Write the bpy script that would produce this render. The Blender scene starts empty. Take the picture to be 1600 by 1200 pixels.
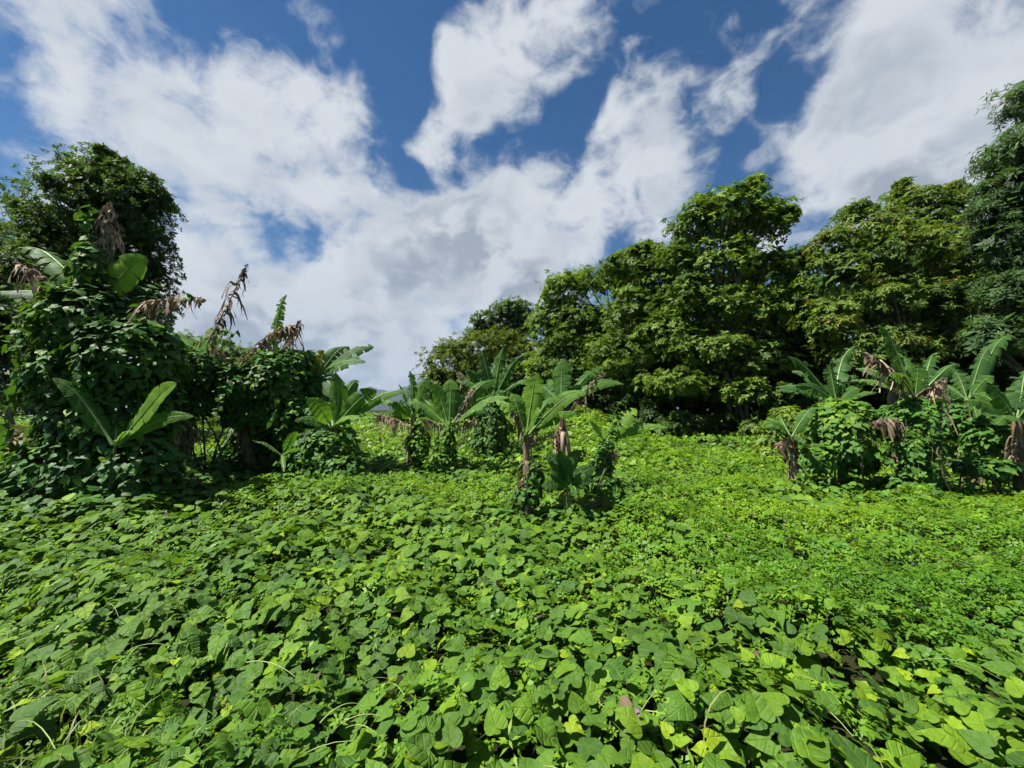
import bpy, math, random
import numpy as np
from mathutils import Matrix, Vector

random.seed(7)
rng = np.random.default_rng(7)
SC = bpy.context.scene
COL = SC.collection

# ------------------------------------------------------------------ camera
F = 625.0                                   # focal length in photograph pixels (1600 wide)
PITCH = math.atan(40 / 625.0)
CAM = np.array([0.0, 0.0, 1.75])
cd = bpy.data.cameras.new('camera')
cd.sensor_width = 36.0
cd.lens = F / 1600 * 36
cd.clip_start = 0.05
cd.clip_end = 30000
cam = bpy.data.objects.new('camera', cd)
cam.location = CAM
cam.rotation_euler = (math.pi / 2 + PITCH, 0, 0)
COL.objects.link(cam)
SC.camera = cam
FWD = np.array([0, math.cos(PITCH), math.sin(PITCH)])
UPV = np.array([0, -math.sin(PITCH), math.cos(PITCH)])
RGT = np.array([1.0, 0, 0])


def P(px, py, d):
    """Point seen at a photograph pixel, d metres in front of the camera."""
    return CAM + d * (FWD + RGT * (px - 800) / F + UPV * (600 - py) / F)


def pdir(px, py):
    v = P(px, py, 1.0) - CAM
    return v / np.linalg.norm(v)


# ------------------------------------------------------------------ light
SUN_EL = math.radians(58)
SUN_AZ = math.radians(257)                  # clockwise from +Y: from the left, behind the camera
SUN = np.array([math.sin(SUN_AZ) * math.cos(SUN_EL), math.cos(SUN_AZ) * math.cos(SUN_EL), math.sin(SUN_EL)])
sl = bpy.data.lights.new('sun', 'SUN')
sl.energy = 5.0
sl.angle = math.radians(0.53)
sl.color = (1.0, 0.955, 0.88)
so = bpy.data.objects.new('sun', sl)
so.rotation_euler = Vector(-SUN).to_track_quat('-Z', 'Y').to_euler()
so.location = (-20, -5, 40)
COL.objects.link(so)

SC.view_settings.view_transform = 'Standard'
SC.view_settings.look = 'None'
SC.view_settings.exposure = 1.2
SC.view_settings.gamma = 1.0
SC.view_settings.use_curve_mapping = False

# ------------------------------------------------------------------ sky: Nishita with broken cumulus
world = bpy.data.worlds.new('World')
SC.world = world
world.use_nodes = True
wt = world.node_tree
wt.nodes.clear()


def wn(t, **kw):
    n = wt.nodes.new(t)
    for k, v in kw.items():
        setattr(n, k, v)
    return n


def wl(a, b):
    wt.links.new(a, b)


def wmath(op, a, b=None, c=None, clamp=False):
    n = wn('ShaderNodeMath', operation=op, use_clamp=clamp)
    for i, v in enumerate((a, b, c)):
        if v is None:
            continue
        if isinstance(v, (int, float)):
            n.inputs[i].default_value = v
        else:
            wl(v, n.inputs[i])
    return n.outputs[0]


def wvec(op, a, b=None, scale=None):
    n = wn('ShaderNodeVectorMath', operation=op)
    for i, v in enumerate((a, b)):
        if v is None:
            continue
        if isinstance(v, (tuple, list, np.ndarray)):
            n.inputs[i].default_value = tuple(v)
        else:
            wl(v, n.inputs[i])
    if scale is not None:
        n.inputs['Scale'].default_value = scale
    return n


def wnoise(vec, scale, detail, rough, lac=2.0, dist=0.0):
    n = wn('ShaderNodeTexNoise')
    n.inputs['Scale'].default_value = scale
    n.inputs['Detail'].default_value = detail
    n.inputs['Roughness'].default_value = rough
    n.inputs['Lacunarity'].default_value = lac
    n.inputs['Distortion'].default_value = dist
    wl(vec, n.inputs['Vector'])
    return n


def wsmooth(v, a, b, lo=0.0, hi=1.0):
    n = wn('ShaderNodeMapRange', interpolation_type='SMOOTHSTEP')
    wl(v, n.inputs['Value'])
    n.inputs['From Min'].default_value = a
    n.inputs['From Max'].default_value = b
    n.inputs['To Min'].default_value = lo
    n.inputs['To Max'].default_value = hi
    return n.outputs['Result']


sky = wn('ShaderNodeTexSky', sky_type='NISHITA')
sky.sun_disc = False
sky.sun_elevation = SUN_EL
sky.sun_rotation = SUN_AZ
sky.altitude = 300
sky.air_density = 1.0
sky.dust_density = 0.4
sky.ozone_density = 2.2
tc = wn('ShaderNodeTexCoord')
D = tc.outputs['Generated']
# ragged edges: the direction is warped before the distance to each cloud is taken
w1 = wnoise(D, 2.6, 3, 0.6)
w1v = wvec('SUBTRACT', w1.outputs['Color'], (0.5, 0.5, 0.5)).outputs[0]
w1s = wvec('SCALE', w1v, scale=0.30).outputs[0]
DW = wvec('ADD', D, w1s).outputs[0]
# the cloud deck lies on a plane overhead, so the pattern tightens towards the horizon
sep = wn('ShaderNodeSeparateXYZ')
wl(D, sep.inputs[0])
zz = wmath('ADD', wmath('MAXIMUM', sep.outputs['Z'], 0.0), 0.22)
comb = wn('ShaderNodeCombineXYZ')
wl(wmath('DIVIDE', sep.outputs['X'], zz), comb.inputs['X'])
wl(wmath('DIVIDE', sep.outputs['Y'], zz), comb.inputs['Y'])
comb.inputs['Z'].default_value = 3.7
PL = comb.outputs[0]
PZ = wvec('MULTIPLY', D, (1.0, 1.0, 1.35)).outputs[0]
# small billows: the lookup itself is bent by a finer noise
w2 = wnoise(PZ, 7.0, 2, 0.5)
PM = wvec('ADD', PZ, wvec('SCALE', wvec('SUBTRACT', w2.outputs['Color'], (0.5, 0.5, 0.5)).outputs[0], scale=0.10).outputs[0]).outputs[0]
n_big = wnoise(PM, 3.4, 8, 0.60)
n_sun = wnoise(wvec('ADD', PM, tuple(SUN * 0.09)).outputs[0], 3.4, 4, 0.55)
n_soft = wnoise(PM, 1.6, 2, 0.5)
n_fine = wnoise(PM, 13.0, 5, 0.62)
CLOUDS = [  # photograph pixel, radius in pixels, weight
    (150, 220, 330, 0.45), (330, 200, 170, 0.2), (470, 150, 130, 0.45), (20, 350, 300, 0.45), (280, 450, 230, .25), (440, 240, 170, .1), (390, 310, 60, -.4), (540, 350, 50, -.3), (290, 330, 40, -.3),
    (600, 440, 270, 0.9), (560, 500, 200, .5), (900, 300, 120, .5), (430, 540, 200, 0.5), (700, 360, 170, 0.45), (830, 330, 170, 0.45), (960, 270, 150, 0.50), (1050, 340, 140, .3),
    (740, 90, 130, 1.0), (850, 90, 120, 0.9), (790, 180, 90, 0.9), (710, 20, 90, .35), (1010, 190, 80, 0.42), (930, 370, 150, .3), (640, 215, 40, .4),
    (1450, 120, 300, 1.15), (1580, 240, 260, 0.9), (1280, 140, 110, 0.5), (1440, 270, 170, .3), (1350, 30, 120, .3), (1130, 160, 45, .2), (1340, 330, 70, .3), (1150, 240, 40, .25),
    (600, 60, 110, -1.0), (620, 170, 80, -1.0), (640, 265, 60, -1.0), (680, 290, 50, -.7), (740, 262, 50, -1.0), (800, 262, 45, -.9), (1070, 60, 190, -0.6), (1130, 280, 90, -0.5), (1170, 120, 90, -.45), (1190, 300, 80, -.3),
    (230, 40, 150, -0.50), (60, 30, 120, -0.25), (430, 375, 50, -0.25), (505, 385, 45, -.3), (880, 240, 50, -1.0), (900, 180, 60, -.9), (960, 130, 60, -.5),  (330, 130, 50, -.3),
    (600, 615, 70, -0.35), (1250, 320, 90, -0.35), (0, 235, 40, -0.7), (560, 40, 90, -.4), (990, 400, 60, -.15), (850, 430, 40, -.3), (1210, 30, 100, -.3), (650, 170, 60, -.4), (390, 240, 50, -.25),
]
cov = wmath('MULTIPLY_ADD', wmath('SUBTRACT', n_big.outputs['Fac'], 0.5), 3.9, 0.13)
cov = wmath('MULTIPLY_ADD', wmath('SUBTRACT', n_fine.outputs['Fac'], 0.5), 0.85, cov)
for (px, py, r, w) in CLOUDS:
    c = pdir(px, py)
    rr = r / F * (1.0 / (1 + ((px - 800) ** 2 + (py - 600) ** 2) / F ** 2)) ** 0.8 * 1.25
    dist = wvec('DISTANCE', DW, c).outputs['Value']
    f = wsmooth(dist, 0.0, rr, 1.0, 0.0)
    cov = wmath('MULTIPLY_ADD', f, w * 0.72, cov)
cov = wmath('ADD', cov, wsmooth(sep.outputs['Z'], 0.0, 0.22, 0.75, 0.0))
alpha = wsmooth(cov, 0.02, 0.76)
thick = wsmooth(cov, 0.30, 1.35)
lit = wmath('SUBTRACT', n_big.outputs['Fac'], n_sun.outputs['Fac'])
litf = wsmooth(wmath('ADD', lit, wmath('MULTIPLY', wmath('SUBTRACT', n_fine.outputs['Fac'], 0.5), 0.18)), -0.09, 0.08)
soft = wsmooth(n_soft.outputs['Fac'], 0.35, 0.65)
# 1 = grey underside, 0 = sunlit white
grey = wmath('MULTIPLY', thick, wmath('SUBTRACT', 1.12, wmath('MULTIPLY', litf, 0.95)), clamp=True)
grey = wmath('MULTIPLY', grey, wmath('MULTIPLY_ADD', soft, 0.7, 0.55), clamp=True)
low = wsmooth(sep.outputs['Z'], 0.0, 0.40, 0.28, 0.0)
grey = wmath('MINIMUM', wmath('ADD', wmath('MULTIPLY', grey, 0.82), low), 1.0)
mixc = wn('ShaderNodeMix', data_type='RGBA')
wl(grey, mixc.inputs['Factor'])
CB = 5.5
mixc.inputs['A'].default_value = (0.91 * CB, 0.965 * CB, 1.02 * CB, 1)
mixc.inputs['B'].default_value = (0.34 * CB, 0.42 * CB, 0.53 * CB, 1)
mixs = wn('ShaderNodeMix', data_type='RGBA')
wl(alpha, mixs.inputs['Factor'])
skg = wn('ShaderNodeHueSaturation')
skg.inputs['Saturation'].default_value = 1.38
skg.inputs['Value'].default_value = 0.66
wl(sky.outputs[0], skg.inputs['Color'])
wl(skg.outputs[0], mixs.inputs['A'])
wl(mixc.outputs['Result'], mixs.inputs['B'])
bg = wn('ShaderNodeBackground')
bg.inputs['Strength'].default_value = 0.060
wl(mixs.outputs['Result'], bg.inputs['Color'])
wo = wn('ShaderNodeOutputWorld')
wl(bg.outputs[0], wo.inputs['Surface'])
world.cycles.sampling_method = 'MANUAL'
world.cycles.sample_map_resolution = 512

# render settings
cy = SC.cycles
cy.max_bounces = 5
cy.diffuse_bounces = 3
cy.glossy_bounces = 2
cy.transmission_bounces = 4
cy.transparent_max_bounces = 4
cy.volume_bounces = 0
cy.caustics_reflective = False
cy.caustics_refractive = False
cy.use_adaptive_sampling = True
cy.adaptive_threshold = 0.03
cy.use_denoising = True
try:
    cy.denoiser = 'OPENIMAGEDENOISE'
    cy.denoising_input_passes = 'RGB_ALBEDO_NORMAL'
    cy.denoising_prefilter = 'ACCURATE'
except Exception:
    pass

# ------------------------------------------------------------------ maths helpers


def nrm(v):
    v = np.asarray(v, float)
    return v / np.maximum(np.linalg.norm(v, axis=-1, keepdims=True), 1e-9)


def vnoise(x, y, seed=0):
    x = np.asarray(x, float)
    y = np.asarray(y, float)
    xi = np.floor(x).astype(np.int64)
    yi = np.floor(y).astype(np.int64)
    fx, fy = x - xi, y - yi
    fx = fx * fx * (3 - 2 * fx)
    fy = fy * fy * (3 - 2 * fy)

    def h(a, b):
        n = (a * 374761393 + b * 668265263 + seed * 974634777) & 0xffffffff
        n = ((n ^ (n >> 13)) * 1274126177) & 0xffffffff
        return ((n ^ (n >> 16)) & 0xffff) / 65535.0
    return ((h(xi, yi) * (1 - fx) + h(xi + 1, yi) * fx) * (1 - fy) +
            (h(xi, yi + 1) * (1 - fx) + h(xi + 1, yi + 1) * fx) * fy)


def sstep(v, a, b):
    t = np.clip((np.asarray(v, float) - a) / (b - a), 0, 1)
    return t * t * (3 - 2 * t)


def gz(x, y):
    """Height of the soil."""
    x = np.asarray(x, float)
    y = np.asarray(y, float)
    z = 0.60 * sstep(y, 8, 22)
    near = 1 - sstep(np.hypot(x, y), 45, 90)
    z = z + near * (0.22 * (vnoise(x * .33, y * .33, 1) - .5) + 0.5 * (vnoise(x * .11 + 5, y * .11, 2) - .5) * sstep(y, 5, 12))
    z = z + 0.85 * np.exp(-((x - 2.6) / 1.9) ** 2 - ((y - 15) / 3) ** 2)
    z = z + 0.55 * np.exp(-((x + 8.6) / 2.3) ** 2 - ((y - 7.0) / 2.5) ** 2)
    z = z + 0.22 * np.exp(-((x + 3.1) / 1.5) ** 2 - ((y - 6.3) / 0.9) ** 2)
    z = z + 0.35 * sstep(x, 10, 18) * near
    return z


def canopy(x, y):
    """Height of the creeper's leaf surface above the soil."""
    return (0.27 + 0.30 * (vnoise(x * .9, y * .9, 3) - .5) + 0.20 * (vnoise(x * 2.3, y * 2.3, 4) - .5)
            + 0.09 * (vnoise(x * 5.5, y * 5.5, 5) - .5))


def frames(n, t):
    """Rotation matrices with local Z = n and local Y = t (made square to n)."""
    n = nrm(n)
    t = t - n * np.sum(t * n, axis=-1, keepdims=True)
    t = nrm(t)
    x = np.cross(t, n)
    return np.stack([x, t, n], axis=-1)


def rvec(k):
    return nrm(rng.normal(size=(k, 3)))


# ------------------------------------------------------------------ mesh helpers

def mesh_from(name, V, Q, uv=None, tint=None, mat=None, smooth=False):
    V = np.asarray(V, np.float32)
    Q = np.asarray(Q, np.int32)
    k = Q.shape[1]
    me = bpy.data.meshes.new(name)
    me.vertices.add(len(V))
    me.vertices.foreach_set('co', V.ravel())
    me.loops.add(Q.size)
    me.loops.foreach_set('vertex_index', Q.ravel())
    me.polygons.add(len(Q))
    me.polygons.foreach_set('loop_start', np.arange(0, Q.size, k, dtype=np.int32))
    if smooth:
        me.polygons.foreach_set('use_smooth', np.ones(len(Q), bool))
    if uv is not None:
        l = me.uv_layers.new(name='UVMap')
        l.data.foreach_set('uv', np.asarray(uv, np.float32)[Q.ravel()].ravel())
    if tint is not None:
        a = me.attributes.new('tint', 'FLOAT', 'POINT')
        a.data.foreach_set('value', np.asarray(tint, np.float32))
    me.update(calc_edges=True)
    if mat:
        me.materials.append(mat)
    return me


def link(name, data, parent=None, kind=None):
    o = bpy.data.objects.new(name, data)
    COL.objects.link(o)
    if parent is not None:
        o.parent = parent
    if kind:
        o['kind'] = kind
    return o


def empty(name, loc, label, cat, group=None, kind=None):
    o = bpy.data.objects.new(name, None)
    o.empty_display_size = 0.2
    o.location = tuple(float(c) for c in loc)
    COL.objects.link(o)
    o['label'] = label
    o['category'] = cat
    if group:
        o['group'] = group
    if kind:
        o['kind'] = kind
    return o


class Bag:
    """Collects quads."""

    def __init__(s):
        s.V, s.Q, s.U, s.T, s.n = [], [], [], [], 0

    def add(s, V, Q, U=None, tint=0.5):
        V = np.asarray(V, float)
        s.V.append(V)
        s.Q.append(np.asarray(Q, np.int64) + s.n)
        s.U.append(np.zeros((len(V), 2)) if U is None else np.asarray(U, float))
        s.T.append(np.broadcast_to(np.asarray(tint, float), (len(V),)))
        s.n += len(V)

    def inst(s, tmpl, pos, R, scale, tint):
        """A template at many places."""
        TV, TQ, TU = tmpl
        N = len(pos)
        if N == 0:
            return
        scale = np.asarray(scale, float)
        if scale.ndim == 1:
            scale = np.repeat(scale[:, None], 3, 1)
        L = TV[None] * scale[:, None, :]
        W = np.einsum('nij,nkj->nki', R, L) + np.asarray(pos)[:, None, :]
        q = TQ[None] + (np.arange(N) * len(TV))[:, None, None]
        s.add(W.reshape(-1, 3), q.reshape(-1, TQ.shape[1]), np.tile(TU, (N, 1)), np.repeat(tint, len(TV)))

    def tube(s, pts, rad, sides=6, tint=0.5):
        pts = np.asarray(pts, float)
        k = len(pts)
        rad = np.broadcast_to(np.asarray(rad, float), (k,))
        T = nrm(np.gradient(pts, axis=0))
        ref = np.array([0.31, 0.77, 0.2]) if abs(T[0, 2]) > .6 else np.array([0, 0, 1.0])
        X = nrm(np.cross(T, ref))
        Y = np.cross(T, X)
        a = np.linspace(0, 2 * math.pi, sides, endpoint=False)
        ring = X[:, None] * np.cos(a)[None, :, None] + Y[:, None] * np.sin(a)[None, :, None]
        V = pts[:, None] + ring * rad[:, None, None]
        d = np.concatenate([[0], np.cumsum(np.linalg.norm(np.diff(pts, axis=0), axis=1))])
        U = np.stack([np.broadcast_to(a / 6.283, (k, sides)), np.broadcast_to(d[:, None], (k, sides))], -1)
        i = np.arange(k - 1)[:, None] * sides
        j = np.arange(sides)[None]
        j2 = (j + 1) % sides
        Q = np.stack([i + j, i + j2, i + sides + j2, i + sides + j], -1).reshape(-1, 4)
        s.add(V.reshape(-1, 3), Q, U.reshape(-1, 2), tint)

    def mesh(s, name, mat, origin=None, smooth=False):
        V = np.concatenate(s.V)
        if origin is not None:
            V = V - np.asarray(origin)
        return mesh_from(name, V, np.concatenate(s.Q), np.concatenate(s.U), np.concatenate(s.T), mat, smooth)

    def part(s, name, mat, parent, smooth=False, kind=None):
        return link(name, s.mesh(name, mat, parent.location if parent else None, smooth), parent, kind)


def bez(a, b, c, n):
    t = np.linspace(0, 1, n)[:, None]
    return (1 - t) ** 2 * a + 2 * t * (1 - t) * b + t * t * c


# ------------------------------------------------------------------ materials

def mat_leaf(name, cols, trans=0.3, rough=0.45, spec=0.4, veins=0.0, tcol=None, blotch=0.25, vfreq=9.0, ribs=False, backpale=0.0):
    m = bpy.data.materials.new(name)
    m.use_nodes = True
    nt = m.node_tree
    nt.nodes.clear()
    N = nt.nodes.new
    L = nt.links.new
    at = N('ShaderNodeAttribute')
    at.attribute_name = 'tint'
    ramp = N('ShaderNodeValToRGB')
    el = ramp.color_ramp.elements
    while len(el) < len(cols):
        el.new(0.5)
    for i, c in enumerate(cols):
        el[i].position = i / (len(cols) - 1)
        el[i].color = (*c, 1)
    L(at.outputs['Fac'], ramp.inputs[0])
    geo = N('ShaderNodeNewGeometry')
    no = N('ShaderNodeTexNoise')
    no.inputs['Scale'].default_value = 3.0
    no.inputs['Detail'].default_value = 3
    L(geo.outputs['Position'], no.inputs['Vector'])
    mr = N('ShaderNodeMapRange')
    mr.inputs['From Min'].default_value = .3
    mr.inputs['From Max'].default_value = .7
    mr.inputs['To Min'].default_value = 1 - blotch
    mr.inputs['To Max'].default_value = 1 + blotch
    L(no.outputs['Fac'], mr.inputs['Value'])
    mul = N('ShaderNodeVectorMath')
    mul.operation = 'SCALE'
    L(ramp.outputs[0], mul.inputs[0])
    L(mr.outputs[0], mul.inputs['Scale'])
    colout = mul.outputs[0]
    bs = N('ShaderNodeBsdfPrincipled')
    bs.inputs['Roughness'].default_value = rough
    bs.inputs['Specular IOR Level'].default_value = spec
    if veins > 0:
        uv = N('ShaderNodeUVMap')
        sp = N('ShaderNodeSeparateXYZ')
        L(uv.outputs[0], sp.inputs[0])
        ab = N('ShaderNodeMath')
        ab.operation = 'ABSOLUTE'
        L(sp.outputs['X'], ab.inputs[0])

        def mth(op, a, b=None, c=None):
            n = N('ShaderNodeMath')
            n.operation = op
            for i, v in enumerate((a, b, c)):
                if v is None:
                    continue
                if isinstance(v, (int, float)):
                    n.inputs[i].default_value = v
                else:
                    L(v, n.inputs[i])
            return n.outputs[0]
        slope = 0.05 if ribs else 0.75
        ph = mth('MULTIPLY', mth('SUBTRACT', sp.outputs['Y'], mth('MULTIPLY', ab.outputs[0], slope)), vfreq * 6.283)
        wv = mth('POWER', mth('MULTIPLY_ADD', mth('SINE', ph), .5, .5), 1.5 if ribs else 10)
        mid = N('ShaderNodeMapRange')
        mid.inputs['From Min'].default_value = 0.0
        mid.inputs['From Max'].default_value = 0.035
        mid.inputs['To Min'].default_value = 1
        mid.inputs['To Max'].default_value = 0
        L(ab.outputs[0], mid.inputs['Value'])
        vn = mth('MAXIMUM', wv, mid.outputs[0])
        mx = N('ShaderNodeMix')
        mx.data_type = 'RGBA'
        L(mth('MULTIPLY', vn, 0.09 if not ribs else .10), mx.inputs['Factor'])
        L(colout, mx.inputs['A'])
        mx.inputs['B'].default_value = (cols[-1][0] * 1.5, cols[-1][1] * 1.4, cols[-1][2] * 1.5, 1)
        colout = mx.outputs['Result']
        bp = N('ShaderNodeBump')
        bp.inputs['Strength'].default_value = veins
        bp.inputs['Distance'].default_value = 0.01
        n2 = N('ShaderNodeTexNoise')
        n2.inputs['Scale'].default_value = 48.0
        n2.inputs['Detail'].default_value = 2
        L(geo.outputs['Position'], n2.inputs['Vector'])
        hh = mth('ADD', mth('MULTIPLY', vn, -1.0), mth('MULTIPLY', n2.outputs['Fac'], 1.6))
        L(hh, bp.inputs['Height'])
        L(bp.outputs[0], bs.inputs['Normal'])
    if backpale > 0:
        mx = N('ShaderNodeMix')
        mx.data_type = 'RGBA'
        bk = N('ShaderNodeMath')
        bk.operation = 'MULTIPLY'
        L(geo.outputs['Backfacing'], bk.inputs[0])
        bk.inputs[1].default_value = backpale
        L(bk.outputs[0], mx.inputs['Factor'])
        L(colout, mx.inputs['A'])
        mx.inputs['B'].default_value = (0.22, 0.30, 0.17, 1)
        colout = mx.outputs['Result']
    L(colout, bs.inputs['Base Color'])
    out = N('ShaderNodeOutputMaterial')
    if trans > 0:
        tr = N('ShaderNodeBsdfTranslucent')
        tm = N('ShaderNodeVectorMath')
        tm.operation = 'MULTIPLY'
        L(colout, tm.inputs[0])
        tm.inputs[1].default_value = tcol or (1.6, 1.5, 0.6)
        L(tm.outputs[0], tr.inputs['Color'])
        ms = N('ShaderNodeMixShader')
        ms.inputs[0].default_value = trans
        L(bs.outputs[0], ms.inputs[1])
        L(tr.outputs[0], ms.inputs[2])
        L(ms.outputs[0], out.inputs['Surface'])
    else:
        L(bs.outputs[0], out.inputs['Surface'])
    return m


def mat_bark(name, c1, c2, scale=(14, 14, 2), rough=0.9, bump=0.6):
    m = bpy.data.materials.new(name)
    m.use_nodes = True
    nt = m.node_tree
    N = nt.nodes.new
    L = nt.links.new
    bs = nt.nodes['Principled BSDF']
    geo = N('ShaderNodeNewGeometry')
    mp = N('ShaderNodeMapping')
    mp.inputs['Scale'].default_value = scale
    L(geo.outputs['Position'], mp.inputs['Vector'])
    no = N('ShaderNodeTexNoise')
    no.inputs['Scale'].default_value = 1.0
    no.inputs['Detail'].default_value = 6
    no.inputs['Roughness'].default_value = .65
    L(mp.outputs[0], no.inputs['Vector'])
    r = N('ShaderNodeValToRGB')
    r.color_ramp.elements[0].position = .35
    r.color_ramp.elements[1].position = .68
    r.color_ramp.elements[0].color = (*c1, 1)
    r.color_ramp.elements[1].color = (*c2, 1)
    L(no.outputs['Fac'], r.inputs[0])
    L(r.outputs[0], bs.inputs['Base Color'])
    bs.inputs['Roughness'].default_value = rough
    bs.inputs['Specular IOR Level'].default_value = .12
    bp = N('ShaderNodeBump')
    bp.inputs['Strength'].default_value = bump
    bp.inputs['Distance'].default_value = .03
    L(no.outputs['Fac'], bp.inputs['Height'])
    L(bp.outputs[0], bs.inputs['Normal'])
    return m


M = {}
M['creeper'] = mat_leaf('creeper_leaf', [(0.044, 0.108, 0.017), (0.074, 0.162, 0.015), (0.115, 0.215, 0.013), (0.205, 0.300, 0.012)],
                        trans=0.30, rough=0.58, spec=0.22, veins=0.42, vfreq=3)
M['creeper_far'] = mat_leaf('creeper_leaf_small', [(0.044, 0.118, 0.016), (0.078, 0.180, 0.015), (0.128, 0.248, 0.014), (0.200, 0.305, 0.015)],
                            trans=0.32, rough=0.5, spec=0.25)
M['weed'] = mat_leaf('weed_leaf', [(0.052, 0.144, 0.015), (0.090, 0.205, 0.014), (0.145, 0.265, 0.013), (0.22, 0.31, 0.02)],
                     trans=0.35, rough=0.5, spec=0.25)
M['grass'] = mat_leaf('grass_blade', [(0.06, 0.14, 0.02), (0.13, 0.22, 0.03), (0.24, 0.25, 0.09)], trans=0.3, rough=.5)
M['vine'] = mat_leaf('vine_leaf', [(0.030, 0.084, 0.020), (0.046, 0.122, 0.022), (0.070, 0.165, 0.022), (0.14, 0.24, 0.018)],
                     trans=0.25, rough=0.52, spec=0.18, veins=0.14, vfreq=3)
M['banana'] = mat_leaf('banana_leaf', [(0.030, 0.080, 0.024), (0.052, 0.125, 0.028), (0.085, 0.185, 0.024), (0.14, 0.25, 0.03)],
                       trans=0.40, rough=0.55, spec=0.15, veins=0.2, vfreq=26, ribs=True, tcol=(1.5, 1.65, 0.5), backpale=0.12)
M['banana_yellow'] = mat_leaf('yellowing_banana_leaf', [(0.30, 0.30, 0.03), (0.45, 0.36, 0.02)], trans=0.35, rough=.5, veins=.2, vfreq=26, ribs=True, tcol=(1.2, 1.1, .5))
M['dead'] = mat_leaf('dead_leaf', [(0.085, 0.058, 0.038), (0.165, 0.118, 0.078), (0.29, 0.22, 0.155), (0.42, 0.33, 0.24)],
                     trans=0.15, rough=.85, spec=.15, tcol=(1.1, 1, .8), blotch=.45)
M['midrib'] = mat_leaf('midrib', [(0.09, 0.17, 0.04), (0.17, 0.26, 0.07)], trans=0, rough=.4)
M['midrib_dead'] = mat_leaf('dead_midrib', [(0.17, 0.13, 0.085), (0.36, 0.29, 0.19)], trans=0, rough=.8)
M['stem_green'] = mat_bark('banana_stem_green', (0.055, 0.060, 0.026), (0.15, 0.20, 0.065), (16, 16, 1.6), .5, .25)
M['stem_brown'] = mat_bark('banana_stem_brown', (0.045, 0.030, 0.02), (0.24, 0.165, 0.10), (20, 20, 2.2), .85, .6)
M['vine_stem'] = mat_bark('vine_stem', (0.05, 0.045, 0.025), (0.16, 0.14, 0.08), (20, 20, 20))
M['green_stem'] = mat_leaf('green_stem', [(0.14, 0.22, 0.05), (0.25, 0.32, 0.09)], trans=0, rough=.5)
M['bark'] = mat_bark('bark', (0.055, 0.047, 0.038), (0.23, 0.205, 0.17), (7, 7, 2.5))
M['bark_pale'] = mat_bark('pale_bark', (0.12, 0.105, 0.085), (0.36, 0.33, 0.28), (7, 7, 3))
M['soil'] = mat_bark('soil', (0.010, 0.014, 0.004), (0.028, 0.030, 0.010), (5, 5, 5), .95, .5)
M['petal'] = mat_leaf('purple_petal', [(0.30, 0.16, 0.30), (0.42, 0.26, 0.42)], trans=.3, tcol=(1.2, 1, 1.2))
TG = {
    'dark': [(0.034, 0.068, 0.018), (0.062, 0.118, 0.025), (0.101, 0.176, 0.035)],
    'fresh': [(0.056, 0.105, 0.018), (0.110, 0.186, 0.025), (0.201, 0.297, 0.035)],
    'mid': [(0.058, 0.104, 0.019), (0.106, 0.174, 0.026), (0.173, 0.253, 0.037)],
    'olive': [(0.056, 0.088, 0.013), (0.100, 0.150, 0.018), (0.163, 0.206, 0.025)],
    'rusty': [(0.043, 0.089, 0.017), (0.080, 0.141, 0.022), (0.135, 0.201, 0.030), (0.243, 0.201, 0.062)],
    'grey': [(0.034, 0.069, 0.024), (0.065, 0.123, 0.040), (0.111, 0.185, 0.062)],
    'straw': [(0.10, 0.12, 0.03), (0.20, 0.20, 0.05), (0.34, 0.29, 0.11)],
}
for k, c in TG.items():
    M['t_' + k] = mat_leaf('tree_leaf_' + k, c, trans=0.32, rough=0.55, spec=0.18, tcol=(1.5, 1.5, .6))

# ------------------------------------------------------------------ leaf templates (local Y = length, Z = upper side)


def heart(level, seed):
    r = np.random.default_rng(seed)
    if level == 2:
        rows = [(0.0, .10, -.11), (.02, .22, -.155), (.05, .34, -.13), (.10, .42, -.06), (.17, .455, .04), (.26, .45, .16), (.37, .41, .29), (.49, .335, .43),
                (.61, .24, .57), (.73, .145, .70), (.85, .068, .83), (.93, .028, .93), (1.0, .004, 1.0)]
        fr = [0, 1]
    elif level == 1:
        rows = [(0.0, .22, -.13), (.17, .49, .08), (.42, .46, .40), (.72, .26, .72), (1.0, .012, 1.0)]
        fr = [0, 1]
    else:
        V = np.array([[0, 0, 0], [.45, 0, 0], [.34, .55, 0], [0, 1, 0], [-.34, .55, 0], [-.45, 0, 0]], float)
        V[:, 2] = .22 * np.abs(V[:, 0]) - .22 * V[:, 1] ** 2
        return V, np.array([[0, 1, 2, 3], [0, 3, 4, 5]]), V[:, :2].copy()
    fold = r.uniform(-.05, .45)
    droop = r.uniform(.06, .45)
    wav = r.uniform(.02, .07)
    ph = r.uniform(0, 6.28)
    bend = r.uniform(-.12, .12)
    V, U = [], []
    for (my, ex, ey) in rows:
        for sgn in (-1, 1):
            for f in fr:
                x = sgn * ex * f
                y = my + (ey - my) * f
                z = fold * abs(x) - droop * max(y, 0) ** 2 - (.30 * abs(x) ** 2 * 2 if f > .9 else 0)
                z += wav * math.sin(9 * y + ph + sgn * 1.3) * f
                V.append((x * (r.uniform(.975, 1.02) if level == 2 else r.uniform(.95, 1.05)) + bend * y * y, y, z))
                U.append((x, y))
    k = len(fr)
    w = 2 * k
    Q = []
    for i in range(len(rows) - 1):
        for s in (0, 1):
            for j in range(k - 1):
                a = i * w + s * k + j
                q = [a, a + 1, a + w + 1, a + w]
                Q.append(q if s == 1 else q[::-1])
    return np.array(V, float), np.array(Q), np.array(U, float)


HI = [heart(2, s) for s in range(12)]
MD = [heart(1, s + 20) for s in range(8)]
LO = heart(0, 0)


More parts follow.
